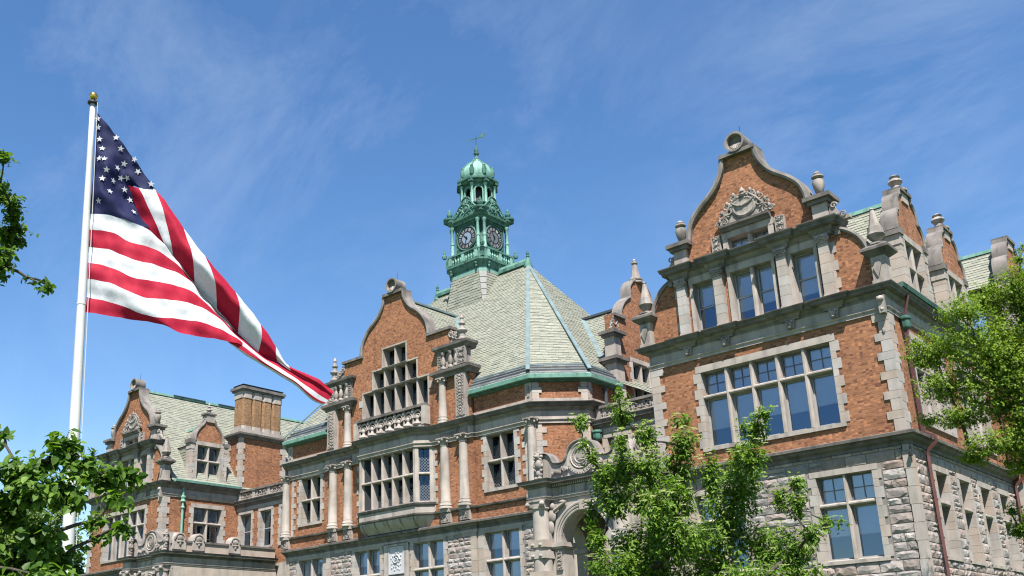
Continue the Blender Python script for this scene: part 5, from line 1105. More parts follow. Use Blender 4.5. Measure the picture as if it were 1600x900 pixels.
    slates('gable_roof', [(XC + 4.4, 3.9, lz), (XC + 4.4, ly, lz), (XC, gy, gz), (XC, 3.9, gz)], T, seed=6); slates('gable_roof', [(XC - 4.4, ly, lz), (XC - 4.4, 3.9, lz), (XC, 3.9, gz), (XC, gy, gz)], T, seed=7)
    bar3((XC, 3.95, gz + .04), (XC, gy, gz + .04), .3, .12, 'ridge', 'lead', T)
    bar3((XC + 4.4, ly, lz + .08), (XC, gy, gz + .08), .3, .06, 'valley', 'lead', T)
    # ---- east gable
    cy = 11.5; gp2 = smooth_poly([(2.2, 20.35), (2.12, 20.75), (1.85, 21.2), (1.4, 21.6), (1.1, 21.78), (1.08, 22.1), (1.0, 22.5), (.7, 22.85), (.45, 23.0)], 4)
    outl = [(cy - 3.2, 14.5), (cy + 3.2, 14.5), (cy + 3.2, 20.3)] + [(cy + a, z) for a, z in gp2] + [(cy - a, z) for a, z in gp2[::-1]] + [(cy - 3.2, 20.3)]
    MB(FE).holed(outl, [egw], -.45, .02).build('east_gable_wall', 'brick', T)
    coping(FE, [(cy + a, z) for a, z in gp2[::-1]], .14, -.55, .12, T); coping(FE, [(cy - a, z) for a, z in gp2], .14, -.55, .12, T)
    for sg in (-1, 1):
        a, b = sorted((cy + sg * 2.65, cy + sg * 3.45))
        MB(FE).box(a, b, -.5, .25, 14.76, 17.4).build('gable_pier', 'trim', T); MB(FE).box(a + .08, b - .08, -.45, .18, 17.74, 18.95).build('gable_pier', 'trim', T)
        mb = MB(FE); mb.box(a - .12, b + .12, -.6, .38, 17.4, 17.56); mb.box(a - .25, b + .25, -.7, .5, 17.56, 17.74); mb.build('pier_cornice', 'soot', T)
        mb = MB(FE); mb.box(a - .06, b + .06, -.55, .30, 18.95, 19.1); mb.box(a - .2, b + .2, -.65, .44, 19.1, 19.28); mb.build('pier_top_cornice', 'soot', T)
        cartouche(FE, cy + sg * 2.9, 19.3, .8, 1.0, -.1, T, 'carved_scroll', seed=30 + sg, finial_=False)
        MB(FE).box(*sorted((cy + sg * 1.9, cy + sg * 3.0)), -.6, .16, 20.26, 20.42).build('shoulder_coping', 'soot', T)
    MB().lathe(-17.4, cy, [(.5, 23.0), (.5, 23.08), (.32, 23.14), (.42, 23.22), (.42, 23.3), (.3, 23.36), (.26, 23.5), (.13, 24.25), (.2, 24.3), (.2, 24.36), (.1, 24.42), (.12, 24.5), (.02, 24.62)], 8, PI / 8).build('finial', 'carve', T)
    gz2 = 21.76; xi = -16.88 - (gz2 - ez) / 1.2566; xe = -16.88 - (17.9 - ez) / 1.2566
    slates('gable_roof', [(xe, cy - 2.9, 17.9), (-17.6, cy - 2.9, 17.9), (-17.6, cy, gz2), (xi, cy, gz2)], T, seed=8)
    MB().add([(xe, cy + 2.9, 17.9), (-17.6, cy + 2.9, 17.9), (-17.6, cy, gz2), (xi, cy, gz2)], [(0, 1, 2, 3)]).build('gable_roof', 'slate', T)
    bar3((-17.6, cy, gz2 + .05), (xi, cy, gz2 + .05), .3, .14, 'ridge', 'darkroof', T); bar3((xe, cy - 2.9, 17.98), (xi, cy, gz2 + .08), .4, .07, 'valley', 'lead', T)
    MB().box(xl + .6, -17.7, 5.6, 17, ZG, 15.9).build('core', 'room', T)
    MB().box(XC - 4.2, XC + 4.2, 5.6, 7, 15.9, 18).build('core', 'room', T)
central()
# ------------------------------------------------------------------ clock tower
TT = thing('clock_tower', (XC, 11.5, 24.0), 'green copper clock tower with domed lantern and weathervane on the roof ridge', 'tower')
def tower():
    T = TT; cx, cy = XC, 11.5
    def sq(h, ch): # chamfered square, counter clockwise, starting at +x side
        return [(cx + h, cy - h + ch), (cx + h, cy + h - ch), (cx + h - ch, cy + h), (cx - h + ch, cy + h), (cx - h, cy + h - ch), (cx - h, cy - h + ch), (cx - h + ch, cy - h), (cx + h - ch, cy - h)]
    def tier(name, mat, secs, parent=T):
        mb = MB(); pts = []; n = 8
        for h, ch, z in secs: pts += [(x, y, z) for x, y in sq(h, ch)]
        fs = [(j * n + i, j * n + (i + 1) % n, (j + 1) * n + (i + 1) % n, (j + 1) * n + i) for j in range(len(secs) - 1) for i in range(n)] + [tuple(range(n - 1, -1, -1)), tuple((len(secs) - 1) * n + i for i in range(n))]
        mb.add(pts, fs); return mb.build(name, mat, parent)
    # slate-clad splayed base growing out of the roof
    A = sq(1.95, .05); B_ = sq(1.58, .36); z0, z1 = 22.6, 26.72
    tier('base_core', 'deck', [(1.9, .05, z0), (1.54, .36, z1)])
    for i, nm in ((6, 0), (0, 0), (4, 0)):
        a, b = A[i], A[(i + 1) % 8]; c_, d_ = B_[(i + 1) % 8], B_[i]
        slates('base_slope', [(a[0], a[1], z0), (b[0], b[1], z0), (c_[0], c_[1], z1), (d_[0], d_[1], z1)], T, seed=20 + i, sw=.42)
    for i in (7, 5, 1):
        a, b = A[i], A[(i + 1) % 8]; c_, d_ = B_[(i + 1) % 8], B_[i]
        n_ = 9
        for k in range(n_):
            t0, t1 = k / n_, (k + .96) / n_; g = .03
            def lp(p, q, t): return Vector((p[0] + (q[0] - p[0]) * t, p[1] + (q[1] - p[1]) * t, z0 + (z1 - z0) * t))
            nr = Vector((a[0] + b[0] - 2 * cx, a[1] + b[1] - 2 * cy, 0)).normalized() * (.05)
            MB().add([tuple(lp(a, d_, t0) + nr * 1.3), tuple(lp(b, c_, t0) + nr * 1.3), tuple(lp(b, c_, t1) + nr * .8), tuple(lp(a, d_, t1) + nr * .8)], [(0, 1, 2, 3)]).build('corner_sheet', 'sheet', T)
    tier('base_flashing', 'copperl', [(1.60, .36, 26.66), (1.62, .36, 26.9), (1.52, .34, 26.98), (1.52, .34, 27.05)])
    tier('base_cornice', 'copper', [(1.5, .34, 27.0), (1.55, .36, 27.12), (1.72, .42, 27.3), (1.74, .42, 27.4), (1.86, .48, 27.48), (1.87, .48, 27.6), (1.8, .46, 27.63)])
    for sx, sy in ((1, -1), (1, 1), (-1, -1), (-1, 1)):
        mb = MB(); a = math.atan2(sy, sx); ox, oy = cx + sx * 1.42, cy + sy * 1.42
        for k in (-1, 1):
            px, py = ox - k * .42 * math.sin(a), oy + k * .42 * math.cos(a); mb.blob(px, py, 27.3, .12, .12, .16); mb.blob(px, py, 27.08, .09, .09, .14)
        mb.build('corner_scroll', 'copper', T)
    # balustrade
    tier('balustrade_base', 'copperd', [(1.78, .45, 27.63), (1.78, .45, 27.72)]); 
    rl = MB(); P = sq(1.76, .44)
    for i in range(8):
        a, b = P[i], P[(i + 1) % 8]; L_ = math.hypot(b[0] - a[0], b[1] - a[1]); ux, uy = (b[0] - a[0]) / L_, (b[1] - a[1]) / L_
        FF = Fr((a[0], a[1], 0), (ux, uy, 0), (uy, -ux, 0))
        MB(FF).box(-.03, L_ + .03, -.14, .05, 28.28, 28.40).build('balustrade_rail', 'copper', T)
        if L_ > 1.5:
            for s_ in (.06, .5, .94): MB(FF).box(L_ * s_ - .12, L_ * s_ + .12, -.16, .03, 27.72, 28.28).build('balustrade_pier', 'copperl', T)
            for k in range(9):
                q = .14 + .72 * k / 8
                if abs(q - .5) < .06: continue
                p = FF.p(L_ * q, -.06, 0); MB().lathe(p[0], p[1], [(.06, 27.72), (.03, 27.78), (.075, 27.92), (.03, 28.12), (.055, 28.28)], 7).build('baluster', 'copperl', T)
        else: 
            m = MB(FF); m.box(0.02, L_ - .02, -.16, .02, 27.72, 28.28); m.disc(L_ / 2, 28.0, .02, [(.17, 0), (.17, .03), (.13, .03), (.12, .01)], 14); m.build('balustrade_panel', 'copper', T)
    # clock stage
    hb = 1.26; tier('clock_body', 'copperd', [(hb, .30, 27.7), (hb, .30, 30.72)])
    for nm, FF, hm, cen in (('s', Fr((cx, cy - hb, 0), (1, 0, 0), (0, -1, 0)), 0, 'dialc'), ('e', Fr((cx + hb, cy, 0), (0, 1, 0), (1, 0, 0)), 1, 'dialc2'), ('n', Fr((cx, cy + hb, 0), (-1, 0, 0), (0, 1, 0)), 0, 'dialc'), ('w', Fr((cx - hb, cy, 0), (0, -1, 0), (-1, 0, 0)), 1, 'dialc2')):
        R = .80; zc = 29.55
        d = MB(FF).disc(0, zc, 0, [(R + .1, -.02), (R + .12, .05), (R + .06, .11), (R, .10), (R - .02, .05)], 32).build('clock_frame', 'copperd', T)
        MB(FF).disc(0, zc, .05, [(R - .01, -.02), (R - .01, .012), (.02, .014)], 32).build('dial', 'dial', T)
        MB(FF).disc(0, zc, .066, [(R * .50, -.004), (R * .50, .004), (.01, .005)], 28).build('dial_centre', cen, T)
        nmb = MB(FF)
        for k in range(12):
            a0, a1 = 2 * PI * (k - .31) / 12, 2 * PI * (k + .31) / 12; q = []
            for rr_ in (R * .62, R * .88):
                for t in (a0, (a0 + a1) / 2, a1): q.append((rr_ * math.sin(t), .070, zc + rr_ * math.cos(t)))
            nmb.add(q, [(0, 1, 4, 3), (1, 2, 5, 4)])
        nmb.build('dial_ring', 'dialw', T)
        nb = MB(FF)   # roman numeral strokes
        ROM = {12: 'XII', 1: 'I', 2: 'II', 3: 'III', 4: 'IIII', 5: 'V', 6: 'VI', 7: 'VII', 8: 'VIII', 9: 'IX', 10: 'X', 11: 'XI'}
        for h_, tx in ROM.items():
            t = 2 * PI * h_ / 12; rad = Vector((math.sin(t), math.cos(t))); tan = Vector((math.cos(t), -math.sin(t))); W_ = {'I': .045, 'V': .10, 'X': .10}
            tot = sum(W_[ch] for ch in tx); o = -tot / 2
            for ch in tx:
                wv = W_[ch]; ctr = o + wv / 2; o += wv
                segs = {'I': [((0, -1), (0, 1))], 'V': [((0, -1), (-.8, 1)), ((0, -1), (.8, 1))], 'X': [((-.8, -1), (.8, 1)), ((-.8, 1), (.8, -1))]}[ch]
                for p, q in segs:
                    pts = []
                    for (a, b) in (p, q):
                        base = rad * (R * .75 + b * R * .12) + tan * (ctr + a * wv / 2); pts += [(base + tan * s_ * .013) for s_ in (-1, 1)]
                    nb.add([(v.x, .074, zc + v.y) for v in (pts[0], pts[1], pts[3], pts[2])], [(0, 1, 2, 3)])
        nb.build('numerals', 'dial', T)
        for ang, ln, w in ((2 * PI * (10.55 / 12) if hm == 0 else 2 * PI * (10.9 / 12), .42, .05), (2 * PI * (33 / 60), .64, .035)):
            dv = Vector((math.sin(ang), math.cos(ang))); pv = Vector((dv.y, -dv.x)); pts = [(-.12, w), (ln * .6, w * .9), (ln, .008), (ln, -.008), (ln * .6, -w * .9), (-.12, -w)]
            MB(FF).add([(dv.x * a + pv.x * b, .085, zc + dv.y * a + pv.y * b) for a, b in pts] + [(dv.x * a + pv.x * b, .095, zc + dv.y * a + pv.y * b) for a, b in pts], [tuple(range(6)), tuple(range(11, 5, -1))] + [(i, (i + 1) % 6, (i + 1) % 6 + 6, i + 6) for i in range(6)]).build('clock_hand', 'black', T)
        sp = MB(FF)
        for sx in (-1, 1):
            for sz in (-1, 1):
                sp.spiral(sx * .78, zc + sz * .82, .03, .14, 1.2, .04, 0, sx); sp.blob(sx * .86, .03, zc + sz * .6, .06, .05, .1)
        ring(sp, -1.02, 1.02, zc - 1.05, zc + 1.05, .06, 0, .05); sp.build('spandrel_carving', 'copper', T)
        # carved pediment with scrolls over the cornice
        pe = MB(FF); z = 31.2
        pe.prism([(-1.3, z), (1.3, z), (1.15, z + .2), (.8, z + .35), (.6, z + .7), (.3, z + .95), (-.3, z + .95), (-.6, z + .7), (-.8, z + .35), (-1.15, z + .2)], -.15, .02)
        for s_ in (-1, 1):
            pe.spiral(s_ * 1.05, z + .25, .06, .2, 1.4, .06, PI / 2, s_); pe.spiral(s_ * .62, z + .55, .06, .2, 1.3, .06, -PI / 2, s_); pe.tube([(s_ * 1.25, .03, z + .1), (s_ * .9, .06, z + .45), (s_ * .55, .07, z + .85), (s_ * .2, .06, z + 1.1)], [.05, .07, .06, .04], 6)
        pe.disc(0, z + .5, .02, [(.36, 0), (.36, .05), (.30, .09), (.26, .05), (.14, .06), (.12, .12), (.03, .13)], 18)
        for k in range(12): a = 2 * PI * k / 12; pe.blob(.46 * math.cos(a), .05, z + .52 + .46 * math.sin(a), .06, .05, .06, 5, 4)
        pe.build('pediment', 'copper', T)
        ah = MB(FF); ah.tube([(.42 * math.cos(t), .05, z + .95 + .42 * math.sin(t)) for t in [PI * k / 10 for k in range(11)]], .07, 6); ah.build('pediment_arch', 'copperd', T)
    # corner columns and caps
    for sx, sy in ((1, -1), (1, 1), (-1, -1), (-1, 1)):
        for k in (-1, 1):
            a = math.atan2(sy, sx); px = cx + sx * 1.32 - k * .22 * math.sin(a); py = cy + sy * 1.32 + k * .22 * math.cos(a)
            MB().lathe(px, py, [(.16, 28.3), (.16, 28.42), (.12, 28.5), (.11, 29.3), (.14, 29.32), (.14, 29.44), (.11, 29.46), (.10, 30.38), (.15, 30.45), (.17, 30.6)], 10).build('corner_column', 'copperl', T)
        MB().box(cx + sx * 1.32 - .34, cx + sx * 1.32 + .34, cy + sy * 1.32 - .34, cy + sy * 1.32 + .34, 27.7, 28.3).build('column_pedestal', 'copper', T)
        MB().box(cx + sx * 1.36 - .36, cx + sx * 1.36 + .36, cy + sy * 1.36 - .36, cy + sy * 1.36 + .36, 31.0, 31.14).build('corner_block', 'copperd', T)
        ux, uy = cx + sx * 1.42, cy + sy * 1.42
        MB().lathe(ux, uy, [(.30, 31.14), (.44, 31.22), (.46, 31.32), (.2, 31.4), (.13, 31.48), (.2, 31.6), (.2, 31.72), (.1, 31.8), (.12, 31.9), (.02, 32.12)], 10).build('corner_finial', 'copper', T)
        fx, fy = cx + sx * 1.72, cy + sy * 1.72
        MB().lathe(fx, fy, [(.12, 28.4), (.16, 28.5), (.16, 28.62), (.07, 28.7), (.09, 28.8), (.02, 29.05)], 8).build('small_finial', 'copper', T)
    tier('clock_cornice', 'copper', [(1.28, .30, 30.6), (1.45, .2, 30.66), (1.46, .2, 30.78), (1.62, .25, 30.9), (1.64, .25, 31.0), (1.4, .2, 31.1), (1.1, .3, 31.2)])
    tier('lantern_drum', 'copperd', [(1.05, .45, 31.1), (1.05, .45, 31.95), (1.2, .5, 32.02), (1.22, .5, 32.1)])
    # octagonal lantern
    MB().lathe(cx, cy, [(.72, 32.05), (.72, 33.64)], 8, PI / 8).build('lantern_shade_core', 'black', T)  # solid black core added to paint the shade inside the lantern openings
    def octa(r, z): return [(cx + r * math.cos(PI / 8 + k * PI / 4), cy + r * math.sin(PI / 8 + k * PI / 4), z) for k in range(8)]
    for k in range(8):
        a = PI / 4 * k; n_ = Vector((math.cos(a), math.sin(a), 0)); u_ = Vector((-n_.y, n_.x, 0)); ap = 1.02
        FF = Fr((cx + n_.x * ap, cy + n_.y * ap, 0), u_, n_); w = .44
        arch = [(-.24, 32.1)] + [( -.24 * math.cos(t), 33.15 + .24 * math.sin(t)) for t in [PI * i / 8 for i in range(9)]] + [(.24, 32.1)]
        out = [(-w, 32.08), (-.24, 32.08)] + arch[1:-1] + [(.24, 32.08), (w, 32.08), (w, 33.66), (-w, 33.66)]
        MB(FF).prism(out, -.14, 0).build('lantern_wall', 'copper', T)
        MB(FF).tube([(-.27, .02, 32.1)] + [(-.27 * math.cos(t), .02, 33.15 + .27 * math.sin(t)) for t in [PI * i / 8 for i in range(9)]] + [(.27, .02, 32.1)], .045, 5).build('arch_mould', 'copperl', T)
        MB(FF).blob(0, .05, 33.46, .06, .05, .09).build('keystone', 'copperl', T)
        b = PI / 8 + a; px, py = cx + 1.22 * math.cos(b), cy + 1.22 * math.sin(b)
        MB().lathe(px, py, [(.13, 32.05), (.13, 32.14), (.09, 32.2), (.085, 33.4), (.13, 33.5), (.14, 33.62)], 10).build('lantern_column', 'copperl', T)
        px, py = cx + 1.12 * math.cos(b), cy + 1.12 * math.sin(b)
        MB().lathe(px, py, [(.11, 34.35), (.15, 34.5), (.17, 34.75), (.10, 34.95), (.12, 35.02), (.03, 35.12)], 8).build('dome_urn', 'copper', T)
    mb = MB(); secs = [(1.15, 33.62), (1.3, 33.7), (1.34, 33.8), (1.52, 33.88), (1.54, 34.0), (1.3, 34.12), (1.14, 34.2), (1.14, 34.42), (1.02, 34.5)]
    pts = [p for r, z in secs for p in octa(r, z)]; mb.add(pts, [(j * 8 + i, j * 8 + (i + 1) % 8, j * 8 + 8 + (i + 1) % 8, j * 8 + 8 + i) for j in range(len(secs) - 1) for i in range(8)] + [tuple(range(7, -1, -1)), tuple((len(secs) - 1) * 8 + i for i in range(8))]); mb.build('lantern_cornice', 'copper', T)
    for k in range(8):
        b = PI / 8 + PI / 4 * k; px, py = cx + 1.3 * math.cos(b), cy + 1.3 * math.sin(b); MB().box(px - .17, px + .17, py - .17, py + .17, 33.66, 34.02).build('cornice_block', 'copperd', T)
    mb = MB(); secs = [(1.06, 34.45), (1.10, 34.65), (1.06, 34.95), (.92, 35.25), (.68, 35.5), (.42, 35.68), (.25, 35.85), (.17, 36.05)]; pts = [p for r, z in secs for p in octa(r, z)]
    mb.add(pts, [(j * 8 + i, j * 8 + (i + 1) % 8, j * 8 + 8 + (i + 1) % 8, j * 8 + 8 + i) for j in range(len(secs) - 1) for i in range(8)] + [tuple((len(secs) - 1) * 8 + i for i in range(8))]); mb.build('dome', 'copperl', T)
    for k in range(8):
        MB().tube([(cx + (r + .02) * math.cos(PI / 8 + k * PI / 4), cy + (r + .02) * math.sin(PI / 8 + k * PI / 4), z) for r, z in secs], .045, 5).build('dome_rib', 'copper', T)
    MB().lathe(cx, cy, [(.2, 35.95), (.22, 36.02), (.13, 36.1), (.11, 36.3), (.2, 36.42), (.2, 36.5), (.12, 36.56), (.15, 36.68), (.15, 36.8), (.08, 36.86), (.09, 36.98), (.045, 37.05), (.035, 37.4), (.02, 38.5)], 10).build('spire', 'copperd', T)
    VF_ = Fr((cx, cy, 0), (.94, .34, 0), (.34, -.94, 0)); mb = MB(VF_); mb.box(-.42, .5, -.015, .015, 37.66, 37.70); mb.prism([(-.62, 37.62), (-.40, 37.58), (-.40, 37.78)], -.012, .012); mb.prism([(.12, 37.70), (.55, 37.66), (.72, 37.84), (.66, 37.98), (.40, 37.86)], -.012, .012); mb.blob(0, 0, 37.68, .06, .06, .06); mb.build('weathervane', 'copperd', T)
tower()
# ------------------------------------------------------------------ entrance porches
def porch(T, x0, x1, sgn, seed):
    YP = -2.1; F = S(YP); c = (x0 + x1) / 2 + (.05 if sgn > 0 else -.05); R = 1.2; zs = 6.62
    arch = [(c - R, ZG)] + [(c - R * math.cos(t), zs + R * math.sin(t)) for t in [PI * i / 18 for i in range(19)]] + [(c + R, ZG)]
    out = [(x0, ZG)] + arch + [(x1, ZG), (x1, 8.55), (x0, 8.55)]
    MB(F).prism(out, -.7, 0).build('front_wall', 'trim', T)
    for k in range(15):
        a0, a1 = PI * k / 15 + .008, PI * (k + 1) / 15 - .008; ro = 1.5 if k != 7 else 1.62; d = .10 if k != 7 else .2
        pts = [(c - r * math.cos(t), zs + r * math.sin(t)) for r, t in ((R + .005, a0), (R + .005, (a0 + a1) / 2), (R + .005, a1), (ro, a1), (ro, (a0 + a1) / 2), (ro, a0))]
        MB(F).prism(pts, -.05, d).build('voussoir', 'trimc', T)
    for sg in (-1, 1):
        a = c + sg * (R + .42); mb = MB(F); mb.box(*sorted((c + sg * (R - .08), c + sg * (R + .85))), -.78, .12, 6.36, 6.44); mb.box(*sorted((c + sg * (R - .14), c + sg * (R + .88))), -.8, .18, 6.44, 6.62); mb.build('impost', 'trim', T)
        relief(F, *sorted((c + sg * (R + .05), c + sg * (R + .35))), 5.5, 6.3, .05, T, seed=seed + sg, dens=1.0)
        # carved figure in the spandrel
        mb = MB(F); b = c + sg * 1.55; mb.blob(b, .12, 8.12, .13, .12, .16); mb.blob(b + sg * .05, .12, 7.75, .2, .13, .28); mb.blob(b + sg * .12, .12, 7.3, .14, .12, .3); mb.tube([(b - sg * .1, .14, 7.95), (b - sg * .45, .12, 8.15), (b - sg * .7, .10, 8.28)], [.09, .07, .04], 6); mb.tube([(b + sg * .15, .12, 7.3), (b + sg * .2, .1, 6.9), (b + sg * .15, .08, 6.7)], [.1, .07, .03], 6); mb.blob(b - sg * .5, .1, 8.28, .16, .08, .08); mb.build('spandrel_figure', 'carve', T)
        # banded corner column
        px, py = (x0 + .48, YP - .28) if sg < 0 else (x1 - .48, YP - .28)
        col = MB().lathe(px, py, [(.40, ZG), (.40, 6.0), (.38, 6.4), (.37, 7.0), (.34, 8.02), (.40, 8.06), (.40, 8.12)], 18).build('column', 'trim', T)
        for z in (4.3, 5.15, 5.98, 6.44): MB().box(px - .42, px + .42, py - .42, py + .42, z, z + .30).build('column_band', 'trimc', col); 
        for z in (5.98, 6.44):
            for q in (-.2, .2): MB(F).blob(px + q, -(py - .42 - YP), z + .11, .11, .05, .07, 6, 4).build('band_boss', 'trim', col)
        mb = MB(); mb.box(px - .42, px + .42, py - .42, py + .42, 8.34, 8.42); mb.box(px - .38, px + .38, py - .38, py + .38, 8.12, 8.34)
        for i in (-1, 1):
            for j in (-1, 1): mb.blob(px + i * .38, py + j * .38, 8.24, .13, .13, .12)
        mb.build('capital', 'carve', col)
    for ra, tk_ in ((1.27, .05), (1.40, .055), (1.52, .06)):
        MB(F).tube([(c - ra * math.cos(t), .10, zs + ra * math.sin(t)) for t in [PI * i / 24 for i in range(25)]], tk_, 6).build('archivolt', 'trim', T)
    # entablature
    pth = [(x0, 5.8), (x0, YP), (x0 + .02, YP - .5), (x0 + .98, YP - .5), (x0 + .98, YP - .06), (x1 - .98, YP - .06), (x1 - .98, YP - .5), (x1 - .02, YP - .5), (x1, YP), (x1, 5.8)]
    molding('architrave', pth, [(-.1, 8.42), (.02, 8.42), (.02, 8.5), (.06, 8.52), (.06, 8.6), (-.1, 8.6)], 'trim', T)
    molding('frieze', pth, [(-.1, 8.605), (.015, 8.605), (.015, 8.92), (-.1, 8.92)], 'trim', T)
    molding('cornice', pth, [(-.1, 8.925), (.05, 8.925), (.06, 9.02), (.16, 9.04), (.30, 9.08), (.32, 9.18), (.36, 9.24), (-.1, 9.30)], 'soot', T)
    dn = MB(F); x = x0 + 1.1
    while x < x1 - 1.05: dn.box(x, x + .05, .06, .20, 8.95, 9.035); x += .1
    dn.build('dentils', 'trim', T, kind='stuff')
    x = x0 + 1.3
    while x < x1 - 1.2:
        tg = MB(F); tg.box(x - .02, x + .205, .05, .075, 8.62, 8.92)
        for k in range(3): tg.box(x + k * .07, x + k * .07 + .045, .07, .10, 8.62, 8.92)
        tg.build('triglyph', 'trim', T); x += .66
    # parapet: scrolled outline rising to the round seal
    zb = 9.30; ol = smooth_poly([(2.35, 9.75), (2.2, 10.25), (1.95, 10.45), (1.68, 10.3), (1.5, 9.98), (1.1, 9.92), (.86, 10.0), (.74, 10.2), (.68, 10.35), (.46, 10.62), (0, 10.74)], 3)
    outl = [(c - 2.4, zb), (c + 2.4, zb)] + [(c + a, z) for a, z in ol] + [(c - a, z) for a, z in ol[::-1][1:]]
    MB(F).prism(outl, -.42, -.04).build('parapet', 'trim', T)
    coping(F, [(c + a, z) for a, z in ol[::-1]], .09, -.5, .06, T, 'cope'); coping(F, [(c - a, z) for a, z in ol], .09, -.5, .06, T, 'cope')
    sl = MB(F).disc(c, 10.1, -.04, [(.56, 0), (.56, .08), (.52, .12), (.48, .08), (.34, .08), (.33, .12), (.31, .12), (.30, .06), (.01, .05)], 30).build('seal', 'trim', T)
    mb = MB(F)
    for k in range(30): a = 2 * PI * k / 30; mb.box(c + .41 * math.cos(a) - .018, c + .41 * math.cos(a) + .018, .03, .075, 10.1 + .41 * math.sin(a) - .03, 10.1 + .41 * math.sin(a) + .03)
    for k in (-1, 1): mb.prism([(c, 9.98), (c + k * .2, 10.02), (c + k * .2, 10.2), (c, 10.16)][::k], .02, .06)
    for k in range(5): mb.box(c - .16 + k * .075, c - .13 + k * .075, .02, .05, 10.18, 10.34)
    mb.blob(c, .02, 9.93, .2, .05, .06); mb.build('seal_relief', 'carve', sl)
    rb = MB(F); rb.prism([(c + r * math.cos(t), 10.1 + r * math.sin(t)) for r, t in [(.60, PI * 1.12 + i * PI * .76 / 10) for i in range(11)] + [(.78, PI * 1.88 - i * PI * .76 / 10) for i in range(11)]], -.04, .05); 
    for k in range(12): t = PI * 1.16 + PI * .68 * k / 11; rb.box(c + .69 * math.cos(t) - .02, c + .69 * math.cos(t) + .02, .05, .07, 10.1 + .69 * math.sin(t) - .035, 10.1 + .69 * math.sin(t) + .035)
    rb.build('seal_ribbon', 'trim', T)
    for sg in (-1, 1):
        mb = MB(F); b = c + sg * 1.15
        for k in range(7): mb.blob(b + sg * (-.4 + .13 * k), .02, 9.55 + .03 * (k % 3) + (.1 if k < 3 else 0), .08, .06, .09, 6, 4)
        mb.spiral(b - sg * .25, 9.7, .02, .14, 1.2, .045, 0, sg); mb.build('garland', 'carve', T)
        # lion with shield on each end
        px = c + sg * 2.1; mb = MB(F); mb.blob(px, .22, 10.35, .17, .17, .19); mb.blob(px, .20, 10.0, .22, .18, .28); mb.blob(px - sg * .05, .30, 9.98, .16, .1, .2); mb.blob(px, .2, 9.6, .16, .16, .2); mb.blob(px - .1, .3, 9.38, .09, .14, .09); mb.blob(px + .1, .3, 9.38, .09, .14, .09); mb.blob(px, .38, 10.33, .08, .08, .07)
        for k in range(9): a = 2 * PI * k / 9; mb.blob(px + .18 * math.cos(a), .24, 10.33 + .19 * math.sin(a), .075, .08, .075, 7, 5)
        for k in range(8): a = 2 * PI * k / 8; mb.blob(px + .19 * math.cos(a), .24, 9.92 + .26 * math.sin(a), .07, .08, .08, 7, 5)
        mb.build('lion', 'carve', T)
    # side parapets with small lunettes
    for xs, nn, uu in ((x0, -1, -1), (x1, 1, 1)):
        FS = Fr((xs, 0, 0), (0, 1 if nn > 0 else -1, 0), (nn, 0, 0)); q = (lambda a, b: (a, b)) if nn > 0 else (lambda a, b: (-b, -a))
        a, b = q(-2.0, 5.8); MB(FS).box(a, b, -.35, -.03, 9.30, 9.86).build('side_parapet', 'trimc', T); MB(FS).box(a, b, -.42, .05, 9.86, 9.98).build('parapet_coping', 'soot', T)
        for yc in (-1.6, -.24, 2.5):
            u = yc if nn > 0 else -yc
            pts = [(u - .44, 9.4), (u + .44, 9.4), (u + .44, 9.98)] + [(u + .43 * math.cos(t), 10.0 + .48 * math.sin(t)) for t in [PI * i / 10 for i in range(11)]] + [(u - .44, 9.98)]
            MB(FS).prism(pts, -.44, .06).build('lunette', 'trim', T)
            lm = MB(FS); lm.tube([(u + .37 * math.cos(t), .07, 10.0 + .38 * math.sin(t)) for t in [PI * i / 10 for i in range(11)]], .06, 6); lm.disc(u, 10.12, .06, [(.22, 0), (.22, .04), (.1, .07)], 12, sz=.7); lm.blob(u, .08, 9.88, .26, .06, .08); lm.blob(u, .08, 9.74, .09, .06, .12); lm.build('lunette_relief', 'carve', T)
        # side wall with two arched openings
        def ar(yc, r, zc): return [(yc - r, ZG)] + [(yc - r * math.cos(t), zc + r * math.sin(t)) for t in [PI * i / 12 for i in range(13)]] + [(yc + r, ZG)]
        o1, o2 = ar(-.35, 1.0, 6.62), ar(3.0, 1.15, 6.62)
        pl = [(-1.4, ZG)] + o1 + o2 + [(5.9, ZG), (5.9, 8.5), (-1.4, 8.5)]
        if nn < 0: pl = [(-a_, z_) for a_, z_ in pl][::-1]
        MB(FS).prism(pl, -.6, -.01).build('side_wall', 'trimc', T)
        for ym in (1.25,):
            a, b = q(ym - .68, ym + .68); MB(FS).box(a, b, -.7, .08, 6.42, 6.62).build('impost', 'trim', T)
    MB().box(x0 + .05, x1 - .05, YP + .1, 5.95, 8.45, 8.56).build('ceiling', 'trim', T)
    MB().box(x0 + .35, x1 - .35, YP + .4, 5.9, 9.28, 9.34).build('porch_roof', 'deck', T)
    MB().box(x0, x1, YP - .6, 6, ZG, ZG + .35).build('porch_floor', 'trim', T)
TP1 = thing('entrance_porch', (-12.5, -2.1, ZG), 'carved stone entrance porch with round arch and seal, behind the flowering tree', 'porch', 'stone entrance porches')
porch(TP1, -15.0, -9.99, 1, 5)
TP2 = thing('entrance_porch', (-46.3, -2.1, ZG), 'stone porch with lunette parapet below the far left pavilion', 'porch', 'stone entrance porches')
porch(TP2, -48.82, -43.86, -1, 9)
